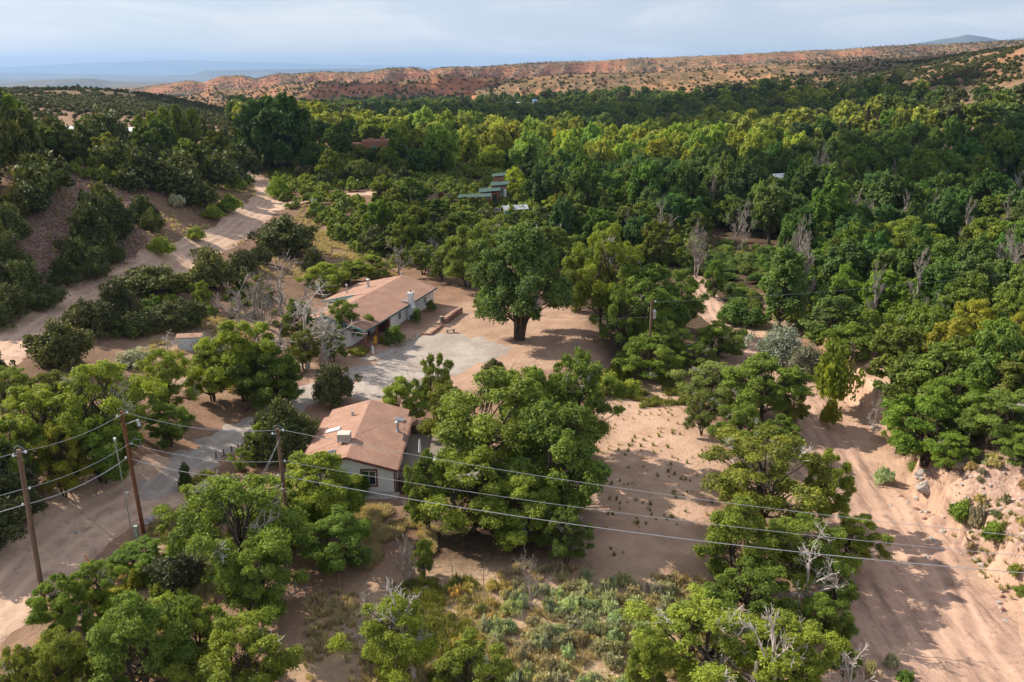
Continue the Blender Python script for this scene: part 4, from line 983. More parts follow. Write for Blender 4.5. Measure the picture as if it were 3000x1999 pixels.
for k, (dx, dy, h_, r_) in enumerate(((0, 0, 1.0, .3), (.5, .1, .9, .28), (.95, -.1, .75, .22))): ct.tube([(dx, dy, h_ + .002), (dx, dy, h_ + .012)], r_ * .88, 9)
ct.build('cut_face', M['stone_pale'], stp)
x, y, z = c2(2010, 960)
be = thing('bench', 'rough weathered log bench alone on the dirt yard', 'bench', (x, y, z), .4)
MB().box((0, 0, .45), (1.5, .42, .09)).build('seat', M['wood_grey'], be)
for s_ in (-.5, .5): MB().tube([(s_, 0, -.05), (s_, 0, .41)], .13, 7).build('leg', M['wood_grey'], be)
x, y, z = c2(1035, 1215)
sta = thing('statue', 'small white garden statue beside the walkway in front of the porch', 'statue', (x, y, z))
MB().tube([(0, 0, -.05), (0, 0, .18)], [.24, .2], 8).build('plinth', M['porcelain'], sta)
MB().tube([(0, 0, .18), (.02, 0, .5), (0, 0, .78), (.0, 0, .86), (0, .0, .93), (0, 0, 1.06), (0, 0, 1.12)], [.2, .17, .19, .07, .12, .12, .03], 10).build('figure', M['porcelain'], sta)
x, y, z = c2(682, 1215)
tag(MB().tube([(0, 0, -.05), (0, 0, .25), (0, 0, .45)], [.16, .2, .12], 9).build('garden_pot', M['porcelain'], None, (x, y, z)), 'tiny white pot under the small tree left of the porch', 'pot')
wk = [c2(*p) for p in [(900, 1300), (1060, 1282), (1180, 1235), (1300, 1180)]]; wm = MB()
for i in range(3):
    a, b = np.array(wk[i][:2]), np.array(wk[i + 1][:2]); d = unit(b - a); n_ = np.array([-d[1], d[0]]) * .75
    k = int(np.linalg.norm(b - a) / 1.1)
    for j in range(k):
        p = a + (b - a) * (j + .04) / k; r = a + (b - a) * (j + .96) / k; zz = H(p[0], p[1]) + .05
        wm.slab([(*(p - n_), zz), (*(r - n_), zz), (*(r + n_), zz), (*(p + n_), zz)], .12)
tag(wm.build('paved_path', M['concrete']), kind='structure')
# porch furniture glimpsed
pc = thing('porch_chair', 'yellow wooden chair on the porch of the long house', 'chair', (A0[0] + .9, A0[1] + 1.9, 1.15), ang)
MB().box((0, 0, .45), (.5, .5, .06)).build('seat', M['yellow'], pc); MB().box((.24, 0, .85), (.05, .5, .8)).build('backrest', M['yellow'], pc)
for a in (-.2, .2):
    for b in (-.2, .2): MB().box((a, b, .2), (.05, .05, .46)).build('leg', M['yellow'], pc)

# ---- metal shed
sx_, sy_, sz_ = ground(437, 806)
sd_ = thing('metal_shed', 'small pale blue corrugated metal shed with rusty roof among the bushes', 'shed', (sx_, sy_, sz_), .12)
cw = MB(); cw.box((0, .9, .85), (3.3, 1.8, 2.1))
for i in range(17): cw.box((-1.6 + i * .2, -.02, .85), (.07, .05, 2.08))
cw.build('wall', M['metal_blue'], sd_)
MB().box((-.1, -.055, .85), (1.4, .03, 1.75)).build('door', M['metal_blue'], sd_)
rr_ = MB().slab([(-1.75, -.15, 1.92), (1.75, -.15, 1.92), (1.75, .9, 2.2), (-1.75, .9, 2.2)], .05); rr_.slab([(-1.75, .9, 2.202), (1.75, .9, 2.202), (1.75, 1.95, 1.92), (-1.75, 1.95, 1.92)], .05); rr_.build('roof', M['metal_rust'], sd_)
# ---- little outbuilding hidden under the elms
ox, oy, oz = ground(1190, 1225)
ob = thing('outbuilding', 'little white outbuilding with red roof half hidden under the big elms', 'shed', (ox, oy, oz), .2)
MB().box((0, 1.2, .95), (2.8, 2.4, 2.3)).build('wall', M['white_wall'], ob)
MB().slab([(-1.6, -.2, 2.0), (1.6, -.2, 2.0), (1.6, 2.6, 2.6), (-1.6, 2.6, 2.6)], .08).build('roof', surf('red_roof', (.42, .12, .07), (.34, .1, .06), 3, .7), ob)

# ---- hillside compound: porch, cabins, greenhouse
def at(Xs, y): return (Xs - CX) / FPX * (y * CP + 33 * SP)
px_, py_ = at(1065, 216), 216; pz = H(px_, py_)
cp_ = thing('open_porch', 'open timber porch with long green metal roof below the hillside cabins', 'porch', (px_, py_, pz), -.04)
MB().slab([(-1.4, -.6, 2.5), (6.9, -.6, 2.9), (6.9, 3.2, 3.2), (-1.4, 3.2, 2.8)], .1).build('roof', M['greenroof'], cp_)
for a in (0, 2.1, 4.2, 6.3):
    MB().box((a, -.3, 1.1), (.2, .2, 3.2)).build('post', M['wood_red'], cp_); 
    MB().box((a, 2.9, 1.2), (.2, .2, 3.2)).build('post', M['wood_red'], cp_)
MB().box((1.05, .6, .5), (1.8, .1, 1.2)).build('panel', surf('orange_board', (.42, .14, .05), (.32, .1, .04), 3, .8), cp_)
def cabin(label, Xs, y, z, w_, d_, h_, roofover=.5, wallm='adobe', win=None, drop=.5, extra=0):
    x = at(Xs, y); r = thing('cabin', label, 'cabin', (x, y, z), 0, 'cabins of the hillside compound')
    MB().box((0, d_ / 2, h_ / 2 - 1.5), (w_, d_, h_ + 3)).build('wall', M[wallm], r)
    MB().slab([(-w_ / 2 - roofover, -roofover, h_ + .1), (w_ / 2 + roofover, -roofover, h_ + .1 + drop), (w_ / 2 + roofover, d_ + roofover, h_ + .4 + drop), (-w_ / 2 - roofover, d_ + roofover, h_ + .4)], .12).build('roof', M['greenroof'], r)
    return r
ca = cabin('brown cabin with a white-framed three-pane window above the green porch roof', 1125, 221, 6.0, 4.6, 4, 2.5, wallm='wood_red', drop=.5)
window(ca, (-.9, 0, 1.5), 2.6, 1.2, 'x', M['metal_white'], .12, mull=2); MB().box((1.4, -.02, .9), (1.1, .06, 2.1)).build('doorway', M['glass'], ca)
cb2 = cabin('tan cabin with teal window and white door, tallest of the hillside cabins', 1148, 225.5, 6.6, 3.8, 4.5, 3.0, wallm='stone_red', drop=.4)
window(cb2, (.6, 0, 1.4), .8, 1.5, 'x', M['teal'], .1); MB().box((1.5, -.03, 1.2), (.55, .06, 2.2)).build('door', M['metal_white'], cb2)
cc2 = cabin('smallest red cabin with a short green roof, topmost of the hillside cabins', 1146, 231, 8.5, 2.8, 3, 2.8, .4, 'adobe', drop=.35)
gx, gy = at(1182, 213), 213; gz = H(gx, gy)
gh = thing('greenhouse', 'white framed greenhouse with milky plastic roof below the hillside cabins', 'greenhouse', (gx, gy, gz), .35)
MB().slab([(-3.2, -1.5, 2.5), (3.2, -1.5, 2.5), (3.2, 0, 3.4), (-3.2, 0, 3.4)], .04).build('roof_sheet', M['poly'], gh); MB().slab([(-3.2, 0, 3.402), (3.2, 0, 3.402), (3.2, 1.5, 2.5), (-3.2, 1.5, 2.5)], .04).build('roof_sheet', M['poly'], gh)
fr = MB()
for a in (-3.2, -1.6, 0, 1.6, 3.2):
    for b in (-1.5, 1.5): fr.box((a, b, .9), (.09, .09, 3.2))
    fr.tube([(a, -1.55, 2.54), (a, 0, 3.46), (a, 1.55, 2.54)], .05, 5)
for b in (-1.55, 1.55): fr.box((0, b, 2.5), (6.5, .09, .09)); fr.box((0, b, 1.1), (6.5, .07, .07))
fr.build('frame', M['metal_white'], gh)
sl2 = MB()
for i in range(9): sl2.box((1.2, -1.6, .1 + i * .22), (4.2, .04, .08))
sl2.build('side_slat', M['metal_white'], gh); MB().box((-2.4, -1.53, 1.3), (1.3, .03, 1.6)).build('side_panel', M['teal'], gh)
x, y, z = ground(1140, 489); hut = thing('doghouse', 'tiny pale doghouse in front of the greenhouse', 'doghouse', (x, y, z)); MB().box((0, 0, .4), (1.1, 1.0, 1.0)).build('wall', M['stone_pale'], hut)
MB().slab([(-.75, -.65, .85), (0, -.65, 1.3), (0, .65, 1.3), (-.75, .65, .85)], .06).slab([(0, -.65, 1.302), (.75, -.65, .85), (.75, .65, .85), (0, .65, 1.302)], .06).build('roof', M['stone_pale'], hut)
# palisade fence
pf = thing('palisade_fence', 'tall weathered coyote fence of upright poles on the slope left of the cabins', 'fence', (at(954, 219), 219, 0)); rr = random.Random(5); pmb = MB(); x0 = at(954, 219)
for i in range(62):
    a = i * .15; zz = H(x0 + a, 219); pmb.tube([(a, rr.uniform(-.03, .03), zz - .3), (a + rr.uniform(-.05, .05), 0, zz + rr.uniform(2.1, 2.5))], .065, 5)
pmb.build('pale', M['wood_grey'], pf); gm = MB().box((6.6, -.12, H(x0 + 6.6, 219) + 1.2), (1.3, .08, 2.5)).build('gate', M['wood_dark'], pf)
# adobe house in the trees
ax_, ay_ = at(872, 296), 296; az = 16.2 - 5.2
ad = thing('adobe_house', 'flat-roofed reddish adobe house rising out of the dark trees', 'house', (ax_, ay_, az), .1)
MB().box((0, 3, 1.6), (11, 7, 6.2)).box((-7, 3.5, .6), (4.5, 6, 6.2)).build('wall', M['adobe'], ad, bevel=.25)
MB().box((1, 3, 4.72), (9.9, 6.0, .12)).build('roof', M['stone_red'], ad); MB().box((1.4, 1.5, 5.3), (1.6, 1.2, 1.3)).build('chimney', M['adobe'], ad, bevel=.12); MB().box((-2.4, 1.2, 4.9), (2.4, 1.6, .9)).build('parapet_step', M['adobe'], ad, bevel=.1)
window(ad, (-1.5, -.5, 2.2), 1.3, 1.2, 'x', M['teal'], .1); window(ad, (2.5, -.5, 2.2), 1.3, 1.2, 'x', M['teal'], .1)

# distant roofs seen through the forest
def far_house(X, Y, y, w_, d_, h_, roofm, wallm, label, rz=0.0):
    d = ray(X, Y); ts = np.linspace(150, 1500, 400); p = d[None] * ts[:, None]; g = height(p[:, 0], p[:, 1]); h_ = 7.5 if y > 400 else min(h_, 7.5)
    cand = np.where((CAM_H + p[:, 2] - g < h_) & (ts > y * .6))[0]; x, y = p[cand[0], :2]; z = CAM_H + p[cand[0], 2]
    r = thing('far_house', label, 'house', (x, y, z - h_), rz, 'houses scattered in the forest')
    MB().box((0, 0, (h_ - 1.1) / 2 - 1), (w_, d_, h_ - 1.1 + 2)).build('wall', wallm, r)
    MB().slab([(-w_ / 2 - .4, -d_ / 2 - .4, h_ - 1), (w_ / 2 + .4, -d_ / 2 - .4, h_ - 1), (w_ / 2 + .4, 0, h_), (-w_ / 2 - .4, 0, h_)], .12).slab([(-w_ / 2 - .4, 0, h_ + .002), (w_ / 2 + .4, 0, h_ + .002), (w_ / 2 + .4, d_ / 2 + .4, h_ - 1), (-w_ / 2 - .4, d_ / 2 + .4, h_ - 1)], .12).build('roof', roofm, r)
    OCC.append((x, y, max(w_, d_) * .5)); KEEP.append((x, y, w_ * .6)); return r
KEEP = []
far_house(1182, 235, 700, 13, 8, 11, M['metal_white'], M['white_wall'], 'white-roofed house in the forest, left of the blue-roofed one', .2)
far_house(1233, 229, 760, 9, 6, 11.5, M['tarp'], M['white_wall'], 'blue-roofed building far off in the middle of the forest')
far_house(1300, 318, 420, 3.4, 3, 14.5, M['adobe'], M['adobe'], 'reddish roof just showing among the sunlit cottonwoods')
far_house(1788, 399, 240, 5, 4, 9.5, M['metal_white'], M['adobe'], 'pale metal roof peeping out of the dark trees at right of centre', .5)
far_house(1884, 293, 360, 5, 5, 11, M['metal'], M['white_wall'], 'grey roof between the dark spruces')
far_house(2090, 257, 420, 6, 5, 11, M['metal_white'], M['adobe'], 'pale roof in the forest below the right-hand hill')
far_house(168, 290, 255, 5, 5, 5.5, M['metal_white'], M['white_wall'], 'white trailer roof behind the dark trees on the left hill')
far_house(312, 293, 290, 7, 5, 5, M['metal_white'], M['stone_pale'], 'pale building behind the bright aspens on the left hill')

# ---- signs along the upper road
x, y, z = ground(722, 474)
sg = thing('road_sign', 'pale blue board on two posts beside the upper road junction', 'sign', (x, y, z), .1)
MB().box((0, 0, 1.35), (1.5, .05, .9)).build('board', M['metal_blue'], sg)
for a in (-.55, .55): MB().box((a, .05, .5), (.08, .08, 1.9)).build('post', M['wood_grey'], sg)
x, y, z = ground(781, 460)
sg = thing('road_sign', 'small orange-yellow board where the side road enters the trees', 'sign', (x, y, z), .3)
MB().box((0, 0, 1.2), (1.3, .05, .9)).build('board', M['yellow'], sg); MB().box((0, .05, .3), (.08, .08, 1.9)).build('post', M['wood_grey'], sg)
x, y, z = ground(560, 474); mk_ = thing('marker_post', 'short white marker post among shrubs left of the upper road', 'post', (x, y, z)); MB().box((0, 0, .5), (.1, .1, 1.3)).build('post', M['metal_white'], mk_); MB().box((0, -.06, 1.05), (.3, .03, .3)).build('plate', M['metal_white'], mk_)
# ---- utility poles
def pole(px, py, h_, r_, label, mat, tilt=(0, 0)):
    z = H(px, py); o = thing('utility_pole', label, 'utility pole', (px, py, z), 0, 'utility poles'); o.rotation_euler = (tilt[0], tilt[1], 0)
    MB().tube([(0, 0, -1), (0, 0, h_ * .5), (0, 0, h_)], [r_ * 1.25, r_ * 1.08, r_], 14).build('pole', mat, o); return o, z
def insul(o, p, d=(.35, 0)):
    MB().tube([(p[0], p[1], p[2]), (p[0] + d[0], p[1] + d[1], p[2])], .035, 6).build('bracket', M['metal'], o)
    MB().tube([(p[0] + d[0], p[1] + d[1], p[2] - .08), (p[0] + d[0], p[1] + d[1], p[2] + .02), (p[0] + d[0], p[1] + d[1], p[2] + .12)], [.07, .09, .04], 8).build('insulator', M['porcelain'], o)
x1, y1, _ = ground(105, 1411); q1, z1 = pole(x1, y1, 13.1, .16, 'brown utility pole nearest the camera, standing at the left road edge', M['pole_wood'], (0, .025))
x2, y2, _ = ground(331, 1231); q2, z2 = pole(x2, y2, 11.6, .15, 'rust-brown utility pole with lamp arm where the driveway leaves the road', M['pole_rust'], (0, -.03))
x3, y3 = -18.8, 63.7; q3, z3 = pole(x3, y3, 11.2, .15, 'utility pole in the trees in front of the small house', M['pole_wood'], (0, -.02))
for o_, hh in ((q1, 13.1), (q2, 11.6), (q3, 11.2)):
    insul(o_, (.12, 0, hh - .15)); insul(o_, (-.12, 0, hh - .45), (-.3, 0)); insul(o_, (.13, 0, hh - 2.9), (.2, 0)); insul(o_, (-.13, 0, hh - 4.2), (-.2, 0))
    MB().tube([(-.35, 0, hh - .4), (-.3, 0, hh + .15), (0, 0, hh + .32), (.35, 0, hh + .1), (.47, 0, hh - .1)], .018, 5).build('jumper_cable', M['wire'], o_)
la = MB().tube([(0.1, 0, 10.4), (1.0, -.1, 10.75), (1.3, -.1, 10.75)], .04, 6).build('lamp_arm', M['metal'], q2); MB().tube([(1.25, -.1, 10.85), (1.32, -.1, 10.3)], [.1, .17], 8).build('lamp_head', M['metal'], q2)
MB().tube([(.15, 0, 8.6), (.7, -.1, 9.15), (1.2, -.1, 9.0), (1.1, -.1, 8.3)], .05, 6).build('cable_loop', M['cable'], q2)
cdt = thing('service_mast', 'thin grey metal conduit mast beside the rust-brown utility pole', 'mast', (x2 - .7, y2 - .6, H(x2 - .7, y2 - .6)))
MB().tube([(0, 0, -.2), (-.25, 0, 9.3)], .05, 8).build('conduit', M['metal'], cdt); MB().tube([(-.25, 0, 9.25), (-.25, 0, 9.45)], .11, 8).build('weatherhead', M['metal_white'], cdt); MB().box((.12, -.06, 4.3), (.3, .2, .4)).build('meter_box', M['metal'], cdt)
x, y, z = ground(315, 1234); pd = thing('utility_pedestal', 'pale green cable pedestal at the foot of the rust-brown pole', 'pedestal', (x, y, z)); MB().box((0, 0, .45), (.28, .28, 1.1)).build('housing', M['pale_green'], pd, bevel=.03); MB().box((0, 0, 1.03), (.33, .33, .1)).build('cap', M['pale_green'], pd, bevel=.03)
x4, y4 = 18.3, 108; q4, z4 = pole(x4, y4, 10.9, .14, 'utility pole with a grey drum transformer beside the yard trees', M['pole_wood'])
MB().tube([(.42, 0, 8.4), (.42, 0, 9.4)], .25, 14).build('transformer', M['metal'], q4); MB().tube([(.42, 0, 9.4), (.42, 0, 9.62)], [.07, .05], 6).build('bushing', M['porcelain'], q4); insul(q4, (.1, 0, 10.7), (.4, 0))
x5, y5 = 62, 41.4; z5 = -2.0; q5, _ = pole(x5, y5, 13.2 - H(62, 41.4), .16, 'utility pole beyond the wash carrying the three lines', M['pole_wood']); x6, y6 = -62, 38; q6, z6 = pole(x6, y6, 12, .16, 'utility pole far down the lower road', M['pole_wood'])
x7, y7 = 120, 120; q7, z7 = pole(x7, y7, 10, .15, 'utility pole in the forest right of the wash', M['pole_wood'])
def wire(p, q_, sag, r, mat, label, n=26):
    p = np.array(p, float); q_ = np.array(q_, float)
    pts = [p + (q_ - p) * i / n - np.array([0, 0, sag * 4 * (i / n) * (1 - i / n)]) for i in range(n + 1)]
    tag(MB().tube(pts, r, 6).build('power_line', mat), label, 'power line', 'overhead power lines')
P_ = [(x6, y6, z6, 12), (x1, y1, z1, 13.1), (x2, y2, z2, 11.6), (x3, y3, z3, 11.2), (x5, y5, z5, 12.6)]
nmz = ['left frame edge to the nearest pole', 'nearest pole to the rust-brown pole', 'rust-brown pole to the small-house pole', 'small-house pole across the wash to the right']
tops = {0: 'top', 1: 'middle', 2: 'lowest'}; offs = [(.3, -.1), (.2, -2.9), (-.2, -4.2)]
for i in range(4):
    a, b = P_[i], P_[i + 1]
    tl = lambda P, o: .025 if P is P_[1] else (-.03 if P is P_[2] else (-.02 if P is P_[3] else 0))
    for k, (dx, dh) in enumerate(offs):
        pa = (a[0] + dx + math.sin(tl(a, 0)) * (a[3] + dh), a[1], a[2] + a[3] + dh); pb = (b[0] + dx + math.sin(tl(b, 0)) * (b[3] + dh), b[1], b[2] + b[3] + dh)
        if i == 3: pb = (b[0], b[1] + (k - 1) * .3, (12.0, 10.9, 10.0)[k])
        wire(pa, pb, (.5, .45, .7, 1.9)[i] * (1, .9, 1.1)[k], (.017, .016, .027)[k], M['wire'], '%s pale cable from the %s' % (tops[k], nmz[i]))
wire((x3, y3, z3 + 8.2), (x4, y4, z4 + 10.6), .9, .012, M['cable'], 'thin dark cable crossing the small house roof to the transformer pole')
wire((x3, y3, z3 + 7.0), (hx + 1, hy - .3, 3.9), .25, .012, M['wire'], 'thin service cable dropping to the small house gable')
wire((x4, y4, z4 + 10.6), (x7, y7, z7 + 9.8), 2.0, .012, M['wire'], 'thin cable running right from the transformer pole over the trees')
wire((x4, y4, z4 + 8.6), (A0[0] + 5, A0[1] + 16, 5.1), 1.6, .012, M['cable'], 'thin dark cable from the transformer pole to the long house')
wire((x1 + .1, y1, z1 + 12.2), (x1 + 6, y1 + 6, H(x1 + 6, y1 + 6)), .0, .014, M['cable'], 'slanting guy wire of the pole nearest the camera')
for k in (0, 1): wire((x3, y3, z3 + 10.5), (x3 - 4.5 - k * .6, y3 - 5 - k, H(x3 - 4.5, y3 - 5)), .0, .012, M['wire'], ('left' if k else 'right') + ' slanting guy wire of the pole in front of the small house')
# orange marker by the road
x, y, z = ground(214, 1306); om = thing('marker_stake', 'leaning orange marker stake at the road edge', 'stake', (x, y, z)); om.rotation_euler = (0, -.4, 0); MB().tube([(0, 0, -.1), (0, 0, 1.25)], .04, 7).build('stake', M['orange'], om); MB().tube([(0, 0, 1.15), (0, 0, 1.3)], .055, 7).build('cap', M['orange'], om)
# timber edging of the driveway
ed = [ground(*p) for p in [(560, 948), (600, 918), (640, 890), (680, 868), (706, 854), (690, 838)]]
for i in range(5):
    a, b = ed[i], ed[i + 1]; o_ = MB().tube([(a[0], a[1], a[2] + .14), (b[0], b[1], b[2] + .14)], .16, 8).build('edging_log', M['pole_wood' if i < 4 else 'stone_pale']); tag(o_, '%s log of the timber edging along the driveway' % ('lowest', 'second', 'third', 'fourth', 'pale uppermost')[i], 'log', 'logs edging the driveway')
# wire fence in front of the elms
wf = thing('wire_fence', 'sagging wire fence on rusty posts across the dry yard', 'fence', (0, 0, 0)); FP = [ground(*p) for p in [(780, 1352), (891, 1343), (965, 1338), (1039, 1333), (1111, 1343), (1190, 1330), (1290, 1322)]]
for p in FP: MB().tube([(p[0], p[1], p[2] - .2), (p[0] + .03, p[1], p[2] + 1.35)], .035, 6).build('fence_post', M['metal_rust'], wf)
wm2 = MB()
for i in range(len(FP) - 1):
    for hh in (.4, .8, 1.25): wm2.tube([(FP[i][0], FP[i][1], FP[i][2] + hh), (FP[i + 1][0], FP[i + 1][1], FP[i + 1][2] + hh)], .01, 4)
wm2.build('strand', M['cable'], wf)
for i, (X, Y) in enumerate(((497, 1053), (515, 1047), (533, 1040), (548, 1034))):
    x, y, z = ground(X, Y); tag(MB().tube([(x, y, z - .2), (x, y, z + .7)], .08, 7).build('short_post', M['pole_wood']), '%s short dark post beside the driveway' % ('first', 'second', 'third', 'fourth')[i], 'post', 'short posts beside the driveway')
# rocks
rr = random.Random(21)
def rock(X, Y, s, mat, label, group=None, flat=.6):
    x, y, z = ground(X, Y); mb = MB().lump((0, 0, s * .15), (s, s * rr.uniform(.6, .9), s * flat), rr.randrange(9999), 9, 6, .22); o = mb.build('rock', M[mat], None, (x, y, z)); o.rotation_euler = (0, 0, rr.uniform(0, 6)); tag(o, label, 'rock', group)
rock(2008, 985, .75, 'stone_pale', 'white flat rock on the sand where the wash bends'); rock(1020 + 1260 - 160, 1107, .9, 'stone_grey', 'grey block at the foot of the right bank'); rock(345, 1200, .6, 'stone_grey', 'grey boulder beside the rust-brown utility pole', flat=.8)
rock(2205, 1070, 1.1, 'stone_pale', 'pale boulder on the rim of the right bank'); rock(2128, 1113, 1.0, 'stone_grey', 'angular slab under the bushes by the wash')
rock(178, 1225, .35, 'stone_pale', 'small pale stone lying in the lower road'); rock(430, 915, .5, 'stone_red', 'lone stone in the shade left of the driveway')
for i in range(38):
    t_ = rr.random(); X = 2090 + 240 * t_ + rr.gauss(0, 22); Y = 1150 + 260 * t_ + rr.gauss(0, 18); rock(X, Y, rr.uniform(.12, .36), rr.choice(['stone_pale', 'stone_grey', 'stone_pale', 'stone_red']), 'pale broken rock strewn along the foot of the right bank', 'rocks along the foot of the right bank', rr.uniform(.4, .7))
for i in range(46):
    rock(2353 - 210 * rr.random(), 1075 + 120 * rr.random() , rr.uniform(.08, .26), rr.choice(['stone_pale', 'stone_grey']), 'grey stone lying on the stony slope at the right frame edge', 'stones on the right slope', .5)
for i in range(14):
    rock(2080 + rr.gauss(0, 45), 1120 + rr.gauss(0, 30), rr.uniform(.15, .38), rr.choice(['stone_pale', 'stone_grey']), 'rubble rock in the shaded corner of the wash', 'rubble in the corner of the wash', .5)
# ------------------------------------------------------------------ plants one by one (frame column, crown top, foot, crown width)
LIME = (1.35, 1.30, .95); BRIGHT = (1.2, 1.2, 1.0); OLIVE = (1.05, .92, .85); DARK = (.72, .78, .85); GREY = (1.0, .98, 1.35); YEL = (1.7, 1.35, .9); BLUE = (.85, .98, 1.35)
